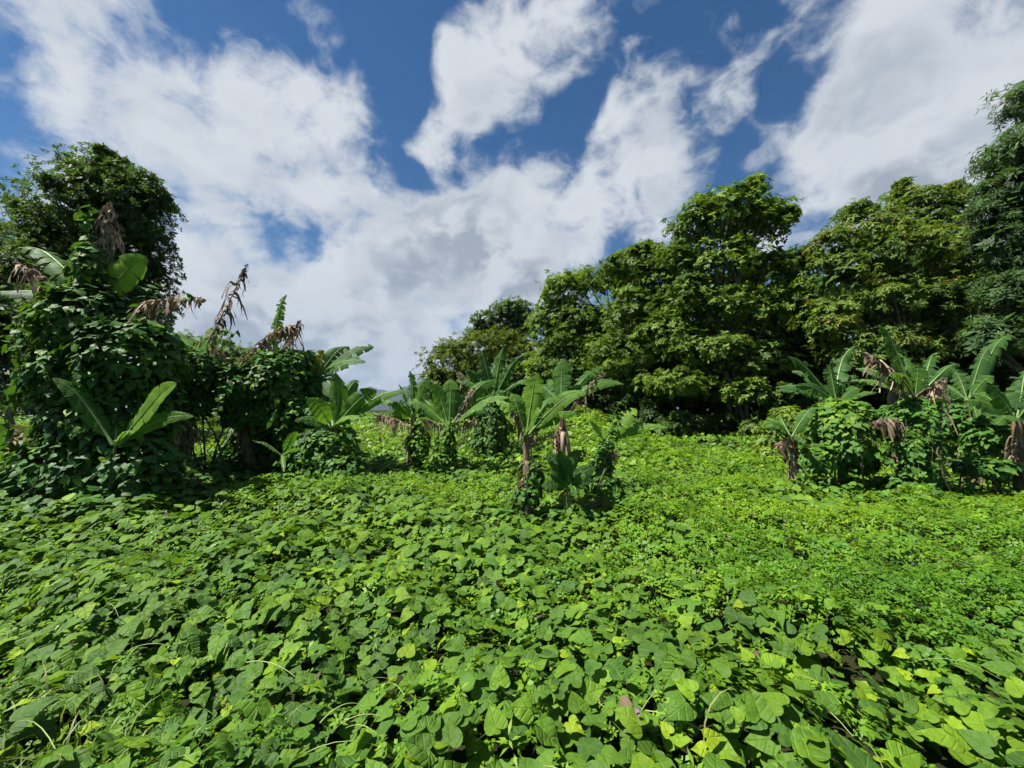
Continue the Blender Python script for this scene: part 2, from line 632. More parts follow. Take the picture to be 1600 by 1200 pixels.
def kite(base, direc, up, L, W, fold=.15):
    d = nrm(direc)
    s = nrm(np.cross(d, up))
    n = np.cross(s, d)
    b = np.asarray(base, float)
    return np.array([b, b + d * L * .45 + s * W / 2 + n * W * fold, b + d * L - n * L * .12, b + d * L * .45 - s * W / 2 + n * W * fold])


def whorl(k, L, W, elev, seed, droop=0.0, spread=.25):
    """A twig end: k leaves round an axis along local Z."""
    r = np.random.default_rng(seed)
    V, Q, U = [], [], []
    for i in range(k):
        a = i / k * 6.283 * 1.0 + r.uniform(-.35, .35)
        e = elev + r.uniform(-.35, .35)
        d = np.array([math.cos(a) * math.cos(e), math.sin(a) * math.cos(e), math.sin(e) - droop])
        b = np.array([math.cos(a) * .05, math.sin(a) * .05, r.uniform(-spread, spread) * .6])
        kk = kite(b, d, (0, 0, 1), L * r.uniform(.7, 1.15), W * r.uniform(.8, 1.15))
        Q.append([len(V) + j for j in range(4)])
        V += list(kk)
        U += [(0, 0), (.5, .45), (0, 1), (-.5, .45)]
    return np.array(V), np.array(Q), np.array(U, float)


# ------------------------------------------------------------------ the ground

def build_ground():
    a = np.linspace(-1, 1, 181)
    g = np.sinh(a * 6.2) / np.sinh(6.2) * 9000
    X, Y = np.meshgrid(g, g + 8)
    Z = gz(X, Y) + .06 * (vnoise(X * 3, Y * 3, 8) - .5)
    V = np.stack([X, Y, Z], -1).reshape(-1, 3)
    n = len(g)
    i = np.arange(n - 1)[:, None] * n + np.arange(n - 1)[None]
    Q = np.stack([i, i + 1, i + n + 1, i + n], -1).reshape(-1, 4)
    o = link('ground', mesh_from('ground', V, Q, mat=M['soil'], smooth=True))
    o['kind'] = 'structure'
    o['label'] = 'dark soil under the creeper'


build_ground()


def build_mountain():
    m = mat_bark('forested_slope', (0.008, 0.016, 0.010), (0.018, 0.030, 0.018), (.02, .02, .02), .95, 0)
    nx, ny = 120, 40
    px = np.linspace(-2600, 1600, nx)
    t = np.linspace(0, 1, ny)
    X, T = np.meshgrid(px, t)
    Yc = 3300 + 900 * T
    base = 310 * np.exp(-((X + 250) / 560) ** 2) + 120 * np.exp(-((X + 1400) / 700) ** 2) + 60
    prof = np.sin(np.pi * np.clip(T, 0, 1) ** .8)
    Z = base * prof * (0.75 + .5 * vnoise(X / 220, Yc / 220, 11)) + 40 * (vnoise(X / 70, Yc / 70, 12) - .5) * prof
    V = np.stack([X, Yc, Z + 0.6], -1).reshape(-1, 3)
    i = np.arange(ny - 1)[:, None] * nx + np.arange(nx - 1)[None]
    Q = np.stack([i, i + 1, i + nx + 1, i + nx], -1).reshape(-1, 4)
    o = link('hills', mesh_from('hills', V, Q, mat=m, smooth=True))
    o['kind'] = 'structure'
    o['label'] = 'blue forested mountain far behind the banana plants'


build_mountain()

# ------------------------------------------------------------------ trees


def cluster_leaves(bag, centres, radii, n_each, tmpls, size, flat=.6, up=.6, shell=.55, tint0=(0, .75), normal_out=.8):
    """Leafy twigs on the outside of each clump, fewer inside."""
    C, R = [], []
    for c, r in zip(centres, radii):
        C.append(np.repeat(c[None], n_each, 0))
        R.append(np.full(n_each, r))
    C = np.concatenate(C)
    R = np.concatenate(R)
    n = len(C)
    d = rvec(n)
    d[:, 2] = np.where(d[:, 2] < -.35, -d[:, 2] * .7, d[:, 2])
    q = rng.uniform(shell, 1.08, n) ** .7
    pos = C + d * (R * q)[:, None] * np.array([1, 1, flat])
    ax = nrm(d * normal_out + np.array([0, 0, up]) + rng.normal(size=(n, 3)) * .35)
    Rm = frames(ax, rvec(n))
    sz = size * rng.uniform(.7, 1.25, n)
    ti = np.clip(np.repeat(rng.uniform(*tint0, len(centres)), n_each) + rng.normal(0, .16, n), 0, 1)
    k = rng.integers(0, len(tmpls), n)
    for i, t in enumerate(tmpls):
        s = k == i
        bag.inst(t, pos[s], Rm[s], sz[s], ti[s])


WH = {
    'broad': [whorl(7, 1.0, .50, .25, s) for s in range(4)],
    'long': [whorl(8, 1.0, .28, .05, s + 10, droop=.25) for s in range(4)],
    'feather': [whorl(11, 1.0, .17, .1, s + 20, droop=.2, spread=.6) for s in range(4)],
    'small': [whorl(7, 1.0, .46, .45, s + 30, spread=.5) for s in range(4)],
}


def n3(p, f, seed):
    return (vnoise(p[:, 0] * f, p[:, 2] * f, seed) + vnoise(p[:, 1] * f + 7, p[:, 2] * f + 3, seed + 1) + vnoise(p[:, 0] * f + p[:, 1] * f * .6, p[:, 1] * f - p[:, 0] * f * .3, seed + 2)) / 3


def fill_lobe(bag, c, e, dens, tmpls, size, tint0, seed, gap=.42, up=.7):
    """Twigs through an egg-shaped lobe, thinned by noise so that clumps and gaps form."""
    A = 4.2 * (e[0] * e[1] + e[0] * e[2] + e[1] * e[2])
    n = int(A * dens)
    d = rvec(n)
    q = rng.uniform(.30, 1.0, n) ** .5
    rag = 1 + .55 * (n3(c + d * e, 1.3, seed) - .5) + .35 * (n3(c + d * e, 3.2, seed + 5) - .5)
    p = c + d * (q * rag)[:, None] * e
    cl = n3(p, 1.15, seed + 9) * .65 + n3(p, 2.6, seed + 12) * .35
    keep = cl + rng.normal(size=n) * .05 > gap
    p, d, cl = p[keep], d[keep], cl[keep]
    k = len(p)
    ax = nrm(nrm(d / e) * .75 + np.array([0, 0, up]) + SUN * .15 + rng.normal(size=(k, 3)) * .4)
    R = frames(ax, rvec(k))
    sz = size * rng.uniform(.65, 1.25, k)
    ti = np.clip(tint0[0] + (tint0[1] - tint0[0]) * (.5 + 2.2 * (cl - .52)) + rng.normal(0, .15, k), 0, 1)
    kk = rng.integers(0, len(tmpls), k)
    for i, t in enumerate(tmpls):
        m = kk == i
        bag.inst(t, p[m], R[m], sz[m], ti[m])


def wobble(a, b, n, amp):
    t = np.linspace(0, 1, n)[:, None]
    p = a + (b - a) * t
    j = rng.normal(size=(n, 3)) * amp * np.sin(np.pi * t)
    return p + j


def tree(label, base, blobs, leafmat, style, size, n_each=42, clusters=14, crad=.85, flat=.6, trunk_r=.18, bark='bark',
         stems=1, seed=0, name='broadleaf_tree', cat='tree', group=None, tint0=(0, .75), dens=7.0, gap=.43, bare=0):
    """blobs: (px, py, depth, rx px, ry px) lobes of the crown."""
    bx = (base[0] - 800) / F * base[1]
    by = base[1]
    loc = np.array([bx, by, float(gz(bx, by))])
    root = empty(name, loc, label, cat, group)
    leaf = Bag()
    wood = Bag()
    cc_all = []
    bl = []
    for (px, py, dd, rx, ry) in blobs:
        c = P(px, py, dd)
        rxm, rym = rx / F * dd, ry / F * dd
        bl.append((c, rxm, rym))
        fill_lobe(leaf, c, np.array([rxm * .98, min(rxm, 2.4), rym * .98]), dens, WH[style], size, tint0, seed + 100 + len(bl) * 3, gap)
        fill_lobe(leaf, c, np.array([rxm * .72, min(rxm, 2.4) * .6, rym * .72]), 3.0, WH['broad'], size * 1.8, (0, .5), seed + 200 + len(bl), .30)  # larger inner leaves, added with a low tint to darken the crown's inside
        k = max(3, int(clusters * .55 * (rxm * rym) ** .75 / 2.2))
        d = rvec(k)
        d[:, 2] = np.where(d[:, 2] < -.5, -d[:, 2], d[:, 2])
        q = rng.uniform(.25, 1.0, k) ** .45
        cr = crad * rng.uniform(.6, 1.25, k) * min(1, max(.35, min(rxm, rym) / 1.3))
        e = np.maximum(np.array([rxm, min(rxm, 2.6), rym])[None] - cr[:, None] * np.array([.9, .9, flat * .9])[None], .15)
        cc = c[None] + d * q[:, None] * e
        cluster_leaves(leaf, cc, cr, int(n_each * .6), WH[style], size, flat=flat, tint0=tint0)
        cc_all.append(cc)
    cc_all = np.concatenate(cc_all)
    top = np.mean([b[0] for b in bl], axis=0)
    trunk = Bag()
    forks = []
    for s in range(stems):
        off = np.array([rng.normal() * .35, rng.normal() * .35, 0]) * (stems > 1)
        a = loc + off - np.array([0, 0, .15])
        b = top * .75 + bl[s % len(bl)][0] * .25 + np.array([rng.normal() * .4, rng.normal() * .3, 0])
        b[2] = loc[2] + (top[2] - loc[2]) * 0.95
        pts = wobble(a, b, 9, .12)
        trunk.tube(pts, np.linspace(trunk_r, trunk_r * .45, 9) * (1 if s == 0 else .7), 8)
        forks.append(pts)
    # limbs run from the trunks to the leaf clumps
    idx = rng.permutation(len(cc_all))[:min(len(cc_all), 46)]
    for i in idx:
        c = cc_all[i]
        tr = forks[rng.integers(len(forks))]
        h = (c[2] - loc[2]) / max(.1, top[2] - loc[2])
        j = int(np.clip((h * .62 + rng.uniform(-.05, .1)) * 9, 2, 8))
        a = tr[j]
        mid = (a + c) / 2 + np.array([0, 0, .12 * np.linalg.norm(c - a)]) + rng.normal(size=3) * .15
        L = np.linalg.norm(c - a)
        wood.tube(bez(a, mid, c, 6), np.linspace(min(trunk_r * .42, .02 + .018 * L), .012, 6), 5)
    for i in range(bare):                       # thin bare twigs over the top
        c = cc_all[np.argmax(cc_all[:, 2] + rng.normal(size=len(cc_all)) * .8)]
        wood.tube(bez(c, c + np.array([rng.normal() * .2, 0, .5]), c + np.array([rng.normal() * .5, rng.normal() * .3, .9]), 4), [.012, .01, .007, .004], 4)
    trunk.part('trunk', M[bark], root, True)
    if wood.n:
        wood.part('branches', M[bark], root, True)
    leaf.part('crown', M['t_' + leafmat], root)
    return root


# the big tree on the left
tree('large dark rounded evergreen tree standing alone behind the left bananas', (120, 16),
     [(145, 335, 16, 88, 82), (92, 420, 16, 72, 78), (200, 320, 16, 72, 62), (205, 400, 15.8, 66, 65), (110, 470, 15.6, 150, 90), (70, 365, 16.2, 52, 54), (40, 430, 16, 50, 60),
      (158, 264, 16.2, 48, 32), (215, 450, 16, 55, 60)],
     'dark', 'small', .15, n_each=130, clusters=24, crad=.7, flat=.75, trunk_r=.42, dens=17, gap=.36)
tree('dark leafy tree cut by the left edge of the picture', (-60, 17),
     [(-45, 385, 17, 62, 76), (-30, 480, 16.5, 75, 80), (-110, 500, 16.5, 90, 100)], 'dark', 'small', .16, dens=14, tint0=(0, .5), n_each=80, clusters=14, crad=.8, flat=.75, trunk_r=.3)
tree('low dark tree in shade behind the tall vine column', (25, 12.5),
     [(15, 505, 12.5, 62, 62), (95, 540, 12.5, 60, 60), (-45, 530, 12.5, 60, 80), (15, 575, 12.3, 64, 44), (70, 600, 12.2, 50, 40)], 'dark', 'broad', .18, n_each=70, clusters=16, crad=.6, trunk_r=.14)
tree('small far tree peeping over the hanging vine canopy', (345, 30),
     [(345, 560, 30, 60, 34), (290, 560, 30, 55, 44), (410, 580, 30, 60, 36)], 'mid', 'small', .24, n_each=60, clusters=8, crad=.8, trunk_r=.16)

# the wood on the right, from far to near
tree('bare-topped grey tree rising behind the olive tree', (780, 36),
     [(800, 484, 36, 34, 20), (765, 502, 36, 32, 16), (815, 508, 36, 30, 18), (750, 520, 36, 26, 14), (790, 530, 36, 44, 22)],
     'grey', 'small', .30, n_each=34, clusters=5, crad=.9, flat=.4, trunk_r=.2, bark='bark_pale', bare=6)
tree('low olive-green tree at the far end of the wood', (735, 27),
     [(700, 570, 27, 52, 44), (745, 550, 27, 62, 36), (800, 550, 27, 52, 44), (765, 590, 26.5, 90, 40), (690, 605, 26.5, 40, 30), (820, 590, 26, 40, 50)],
     'olive', 'small', .20, dens=8, n_each=80, clusters=9, crad=.9, flat=.7, trunk_r=.2)
tree('yellow-green tree with a rounded stepped crown', (885, 24),
     [(880, 455, 24, 42, 32), (855, 500, 24, 38, 42), (905, 500, 24, 50, 52), (875, 570, 23.5, 62, 62), (930, 560, 23.5, 46, 66)],
     'fresh', 'broad', .21, dens=8, n_each=90, clusters=10, crad=.85, flat=.7, trunk_r=.2, tint0=(.1, .8))
tree('dull green tree with bare twigs over its crown', (950, 25),
     [(940, 436, 25, 56, 26), (985, 440, 25, 44, 40), (960, 520, 24.5, 60, 50)],
     'mid', 'small', .23, n_each=70, clusters=9, crad=.85, trunk_r=.2, bare=18)
tree('broad spreading tree left of the tallest crown', (1010, 21.5),
     [(1000, 415, 21.5, 62, 28), (960, 415, 21.5, 30, 14), (1030, 440, 21, 60, 42), (985, 490, 21, 62, 48), (1045, 520, 20.5, 66, 50), (965, 560, 20.5, 62, 52),
      (1030, 590, 20, 70, 46), (1010, 392, 21.5, 30, 14)],
     'mid', 'broad', .185, dens=11, n_each=90, clusters=12, crad=.8, flat=.5, trunk_r=.12, stems=3)
tree('tall layered tree with leaning top and pale forked trunks', (1155, 19),
     [(1178, 292, 19, 24, 17), (1160, 320, 19, 46, 24), (1086, 352, 19, 58, 34), (1125, 340, 19, 66, 42), (1190, 350, 19, 56, 38), (1225, 335, 19, 26, 16),
      (1060, 400, 19, 36, 24), (1120, 415, 18.8, 75, 42), (1195, 420, 18.8, 56, 50), (1085, 470, 18.5, 66, 40), (1160, 485, 18.3, 76, 40), (1230, 490, 18.6, 36, 50),
      (1090, 545, 18.2, 76, 36), (1180, 560, 18, 70, 34), (1035, 520, 18.5, 42, 40), (1060, 598, 17.8, 66, 26), (1170, 612, 17.2, 62, 24)],
     'fresh', 'broad', .19, dens=10, gap=.44, n_each=80, clusters=13, crad=.75, flat=.42, trunk_r=.11, bark='bark_pale', stems=5, tint0=(.0, .8))
tree('shaded green tree filling the gap between the two tall crowns', (1255, 20),
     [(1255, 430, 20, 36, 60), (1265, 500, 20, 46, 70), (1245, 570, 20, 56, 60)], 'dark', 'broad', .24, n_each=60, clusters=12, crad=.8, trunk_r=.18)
tree('wide rusty-tinged tree with long drooping leaves', (1390, 15.5),
     [(1350, 355, 16, 58, 46), (1300, 385, 16, 40, 34), (1420, 318, 16, 40, 30), (1435, 345, 16, 62, 46), (1395, 400, 15.5, 100, 46), (1480, 330, 16, 40, 34),
      (1310, 440, 15.6, 56, 46), (1490, 410, 15.5, 66, 56), (1395, 470, 15.2, 90, 46), (1300, 500, 15.4, 50, 40), (1480, 500, 15, 76, 56), (1380, 550, 15, 80, 50),
      (1410, 296, 16, 14, 16), (1492, 296, 16, 18, 12)],
     'rusty', 'long', .20, dens=11, gap=.44, tint0=(0, .86), n_each=80, clusters=15, crad=.62, flat=.6, trunk_r=.13, stems=3)
tree('tall feathery grey-green tree cut by the right edge', (1640, 13),
     [(1612, 152, 13, 46, 44), (1640, 240, 13, 90, 50), (1580, 235, 13, 46, 30), (1570, 290, 13, 44, 30), (1640, 330, 13, 90, 56), (1565, 375, 13, 52, 44), (1620, 430, 12.8, 80, 56),
      (1555, 330, 13, 34, 40), (1548, 530, 12.6, 40, 44), (1690, 250, 13, 80, 120), (1650, 500, 12.6, 90, 60), (1570, 460, 12.8, 46, 40)],
     'grey', 'feather', .22, dens=12, n_each=70, clusters=15, crad=.6, flat=.65, trunk_r=.2)
# the dim interior of the wood
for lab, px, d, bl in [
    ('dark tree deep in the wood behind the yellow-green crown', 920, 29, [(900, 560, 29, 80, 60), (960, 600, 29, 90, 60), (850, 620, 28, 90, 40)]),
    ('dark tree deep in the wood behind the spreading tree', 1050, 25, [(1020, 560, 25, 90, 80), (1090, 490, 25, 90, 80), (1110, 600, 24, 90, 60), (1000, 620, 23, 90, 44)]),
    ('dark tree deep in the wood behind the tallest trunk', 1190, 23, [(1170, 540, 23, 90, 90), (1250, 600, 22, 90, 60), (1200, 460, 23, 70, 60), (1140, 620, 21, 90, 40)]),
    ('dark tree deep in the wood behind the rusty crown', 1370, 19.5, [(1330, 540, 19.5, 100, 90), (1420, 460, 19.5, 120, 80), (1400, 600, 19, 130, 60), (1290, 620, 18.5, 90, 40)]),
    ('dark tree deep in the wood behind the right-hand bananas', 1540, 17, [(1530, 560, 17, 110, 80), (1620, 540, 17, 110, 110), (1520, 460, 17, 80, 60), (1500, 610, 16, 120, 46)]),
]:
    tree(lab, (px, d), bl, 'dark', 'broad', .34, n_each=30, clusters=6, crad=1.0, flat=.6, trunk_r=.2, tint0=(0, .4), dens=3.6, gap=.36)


def far_wood():
    """The wood goes on behind as one mass that nobody could count."""
    bag = Bag()
    for i in range(46):
        px = rng.uniform(-1000, 330) if i < 16 else rng.uniform(690, 2500)
        dd = rng.uniform(36, 50)
        rx, ry = rng.uniform(60, 110), rng.uniform(24, 34)
        py = 622 + rng.uniform(-8, 6) if px < 560 else 600 - 45 * float(sstep(px, 850, 1300)) + rng.uniform(-10, 20)
        c = P(px, py, dd)
        fill_lobe(bag, c, np.array([rx / F * dd, 3.0, ry / F * dd]), .85, WH['broad'], .7, (0, .5), 300 + i, .36)
        if px > 690:
            c = P(px + 30, 625, dd - 2)
            fill_lobe(bag, c, np.array([rx / F * dd, 3.0, 34 / F * dd]), .85, WH['broad'], .7, (0, .4), 400 + i, .36)
    for i in range(14):
        px, dd = rng.uniform(360, 720), rng.uniform(58, 75)
        fill_lobe(bag, P(px, 645, dd), np.array([rng.uniform(20, 40) / F * dd, 3.0, rng.uniform(6, 10) / F * dd]), 1.2, WH['broad'], .6, (0.1, .7), 500 + i, .36)
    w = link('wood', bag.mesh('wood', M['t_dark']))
    w['kind'] = 'stuff'
    w['label'] = 'dark mass of woodland behind the trees at the edge of the field'
    w['category'] = 'woodland'


far_wood()

# shrubs along the foot of the wood and at the left edge


def shrub(label, px, d, rx, h, leafmat, style, size, n_each=40, k=12, tint0=(0, .8)):
    bx = (px - 800) / F * d
    loc = np.array([bx, d, float(gz(bx, d))])
    root = empty('shrub', loc, label, 'shrub', 'shrubs along the edge of the field')
    leaf, wood = Bag(), Bag()
    dd = rvec(k)
    dd[:, 2] = np.abs(dd[:, 2])
    cc = loc + dd * rng.uniform(.4, 1, (k, 1)) * np.array([rx, rx * .7, h * .8])
    cc[:, 2] += h * .12
    cr = rng.uniform(.28, .5, k) * min(1.2, max(rx, h) * .8)
    cluster_leaves(leaf, cc, cr, n_each, WH[style], size, flat=.75, tint0=tint0)
    for c in cc:
        wood.tube(bez(loc + rng.normal(size=3) * np.array([.1, .1, 0]), (loc + c) / 2 + np.array([0, 0, .2]), c, 5), np.linspace(.022, .008, 5), 5)
    wood.part('stems', M['bark'], root, True, 'stuff')
    leaf.part('foliage', M['t_' + leafmat], root)
    return root


for a in [
    ('straw-coloured shrub at the left edge below the dark tree', 10, 10.0, .85, 1.75, 'straw', 'long', .20, 60, 16),
    ('dull green shrub at the left edge beside the straw-coloured one', -50, 9.5, 1.0, 1.6, 'mid', 'broad', .17),
    ('low shrub under the far end of the wood', 720, 25, 2.2, 1.4, 'mid', 'small', .2),
    ('pale green shrub at the foot of the wood behind the middle bananas', 930, 19, 1.3, 1.3, 'fresh', 'broad', .2),
    ('dark shrub left of the forked pale trunks', 1030, 18.5, 1.8, 1.7, 'dark', 'broad', .22),
    ('dark low shrub at the foot of the forked pale trunks', 1120, 17.5, 1.6, 1.0, 'dark', 'broad', .2),
    ('dark shrub right of the forked pale trunks', 1200, 17, 1.6, 1.5, 'mid', 'broad', .22),
    ('bright-leaved shrub beside the right-hand vine mound', 1225, 13, .9, 2.1, 'fresh', 'long', .26, 30, 12, (.3, 1)),
    ('dark shrub between the right-hand vine mound and the wood', 1290, 13.5, 1.4, 2.2, 'dark', 'long', .24),
    ('leafy shrub behind the yellow banana leaf', 1480, 11.5, 1.3, 1.9, 'mid', 'broad', .2),
    ('dark shrub under the feathery tree at the right edge', 1600, 11, 1.4, 2.2, 'dark', 'broad', .22),
    ('dark low shrub at the far end of the field behind the clump', 610, 24, 1.8, .9, 'dark', 'small', .2),
    ('low far shrub seen under the hanging vines', 340, 22, 2.2, 1.2, 'mid', 'small', .2),
]:
    shrub(*a)

# ------------------------------------------------------------------ leaf objects (parts)
POOL = {}


def leaf_pool(matkey):
    if matkey not in POOL:
        POOL[matkey] = [[mesh_from('leaf', t[0], t[1], t[2], np.full(len(t[0]), ti), M[matkey], True) for t in HI] for ti in (.05, .22, .38, .55, .72, .95)]
    return POOL[matkey]


TLEV = np.array((.05, .22, .38, .55, .72, .95))


def leaf_parts(parent, pos, R, size, tint, matkey):
    pool = leaf_pool(matkey)
    pl = np.array(parent.location)
    for i in range(len(pos)):
        lv = int(np.argmin(np.abs(TLEV - tint[i])))
        o = bpy.data.objects.new('leaf', pool[lv][rng.integers(len(HI))])
        m4 = np.eye(4)
        m4[:3, :3] = R[i] * size[i]
        m4[:3, 3] = pos[i] - pl
        o.matrix_basis = Matrix(m4.tolist())
        o.parent = parent
        COL.objects.link(o)


def screen(p):
    d = p - CAM
    z = d @ FWD
    return 800 + F * (d @ RGT) / z, 600 - F * (d @ UPV) / z, z


# ------------------------------------------------------------------ climbing vines

def vine(label, base, shapes, n, nparts, size, group=None, stems=8, tint0=(.0, .75), layers=2, hang=0):
    """shapes: (px, py, depth, rx px, ry px, depth radius m) lumps that the vine is draped over."""
    bx = (base[0] - 800) / F * base[1]
    loc = np.array([bx, base[1], float(gz(bx, base[1]))])
    root = empty('climbing_vine', loc, label, 'vine', group)
    E = []
    for (px, py, d, rx, ry, rd) in shapes:
        E.append((P(px, py, d), np.array([rx / F * d, rd, ry / F * d])))
    n = int(n * 1.75)
    size = size * .76
    area = np.array([(e[1][0] * e[1][2] + e[1][0] * e[1][1] + e[1][1] * e[1][2]) for e in E])
    cnt = (n * area / area.sum()).astype(int)
    pos, nor, lay = [], [], []
    for (c, e), k in zip(E, cnt):
        d = rvec(k)
        d[:, 2] = np.where((d[:, 2] < -.6) & (rng.random(k) < .6), -d[:, 2], d[:, 2])
        l = rng.random(k) ** 1.3
        lump = 1 + .36 * (n3(c + d * e, 1.7, 21) - .5) + .50 * (n3(c + d * e, 4.0, 25) - .5)
        q = (1.0 - .34 * l) * lump
        p = c + d * q[:, None] * e
        pos.append(p)
        nor.append(nrm(d / e))
        lay.append(l)
    pos, nor, lay = np.concatenate(pos), np.concatenate(nor), np.concatenate(lay)
    keep = np.ones(len(pos), bool)
    for c, e in E:
        keep &= np.sum(((pos - c) / (e * .66)) ** 2, 1) > 1
    gzz = gz(pos[:, 0], pos[:, 1])
    keep &= pos[:, 2] > gzz + .05
    pos, nor, lay = pos[keep], nor[keep], lay[keep]
    # free shoots: some reach up, most hang in curtains
    shoots = []
    for i in range(int(n / 75) + (8 if n > 1500 else 0)):
        j = rng.integers(len(pos))
        if lay[j] > .35:
            continue
        p, o_ = pos[j], nor[j]
        L = rng.uniform(.25, .75)
        if rng.random() < .3 and o_[2] > .2:
            q = bez(p, p + np.array([0, 0, L * .7]), p + o_ * .25 * L + np.array([rng.normal() * .15, 0, L * .9]), 8)
        else:
            q = bez(p, p + o_ * .30 * L + np.array([0, 0, .08]), p + o_ * .28 * L + np.array([rng.normal() * .12, rng.normal() * .1, -L]), 8)
        q[:, 2] = np.maximum(q[:, 2], gz(q[:, 0], q[:, 1]) + .1)
        shoots.append(q)
        f = rng.uniform(0, 7, int(L / size * 2.6) + 2)
        fi = np.minimum(f.astype(int), 6)
        pp = q[fi] + (q[fi + 1] - q[fi]) * (f - fi)[:, None] + rng.normal(size=(len(f), 3)) * size * .35
        pos = np.concatenate([pos, pp])
        nor = np.concatenate([nor, nrm(np.repeat(o_[None], len(f), 0) + rng.normal(size=(len(f), 3)) * .5)])
        lay = np.concatenate([lay, np.full(len(f), .05)])
    # the foot spreads into the carpet
    nf = int(n * .06)
    ex = max(e[1][0] for e in E)
    fa = rng.uniform(0, 6.283, nf)
    fr_ = ex * 1.5 * np.sqrt(rng.random(nf)) + .25
    fx, fy = loc[0] + np.cos(fa) * fr_, loc[1] + np.sin(fa) * fr_
    fz = gz(fx, fy) + canopy(fx, fy) + rng.random(nf) * .32 * np.clip(1.2 - fr_ / (ex * 1.5 + .25), 0, 1)
    pos = np.concatenate([pos, np.stack([fx, fy, fz], -1)])
    nor = np.concatenate([nor, nrm(np.stack([np.cos(fa) * .5, np.sin(fa) * .5, np.ones(nf)], -1))])
    lay = np.concatenate([lay, np.full(nf, .3)])
    k = len(pos)
    n_ = nrm(nor * .75 + np.array([0, 0, .62]) + SUN * .12 + rng.normal(size=(k, 3)) * .30)
    t_ = nor * .45 + np.array([0, 0, -.9]) + rng.normal(size=(k, 3)) * .5
    R = frames(n_, t_)
    sz = size * rng.uniform(.6, 1.25, k)
    big = vnoise(pos[:, 0] * 1.1 + 9, pos[:, 2] * 1.1, 31)
    ti = np.clip(tint0[0] + (tint0[1] - tint0[0]) * (.25 + .55 * rng.random(k)) + .35 * (big - .5), 0, 1)
    ti[rng.random(k) < .04] = 1.0
    toc = nrm(CAM - pos)
    face = np.sum(toc * nor, 1)
    score = sz / np.linalg.norm(CAM - pos, axis=1) * np.clip(face + .25, 0.01, 1) * (1.15 - lay)
    sx, sy, _ = screen(pos)
    score = np.where((sx > -20) & (sx < 1620), score, 0)
    o = np.argsort(-score)
    a, b = o[:nparts], o[nparts:]
    leaf_parts(root, pos[a], R[a], sz[a], ti[a], 'vine')
    bag = Bag()
    cheap = (lay[b] > .42) | (face[b] < -.15)
    c_ = b[cheap]
    bag.inst(LO, pos[c_], R[c_], sz[c_] * 1.08, ti[c_])
    b = b[~cheap]
    kk = rng.integers(0, len(MD), len(b))
    for i, tm in enumerate(MD):
        s = b[kk == i]
        bag.inst(tm, pos[s], R[s], sz[s], ti[s])
    bag.part('foliage', M['vine'], root, True, 'stuff')
    st = Bag()
    for i in range(stems):
        p = pos[rng.integers(k)]
        g = loc + np.array([rng.normal() * .25, rng.normal() * .2, 0])
        mid = np.array([(g[0] * .4 + p[0] * .6), (g[1] + p[1]) / 2, (g[2] + p[2]) / 2 + .3]) + rng.normal(size=3) * .2
        st.tube(bez(g, mid, p, 9) + rng.normal(size=(9, 3)) * .02, np.linspace(.022, .008, 9), 5)
    for q in shoots:
        st.tube(q, np.linspace(.007, .003, 8), 4)
    for i in range(hang):                        # shoots trailing free
        p = pos[o[rng.integers(len(o) // 2)]]
        q = p + np.array([rng.normal() * .25, -.1, -rng.uniform(.3, .9)])
        st.tube(bez(p, p + np.array([rng.normal() * .1, -.15, .05]), q, 6), np.linspace(.006, .003, 6), 4)
    st.part('stems', M['vine_stem'], root, True, 'stuff')
    return root


# ------------------------------------------------------------------ banana plants

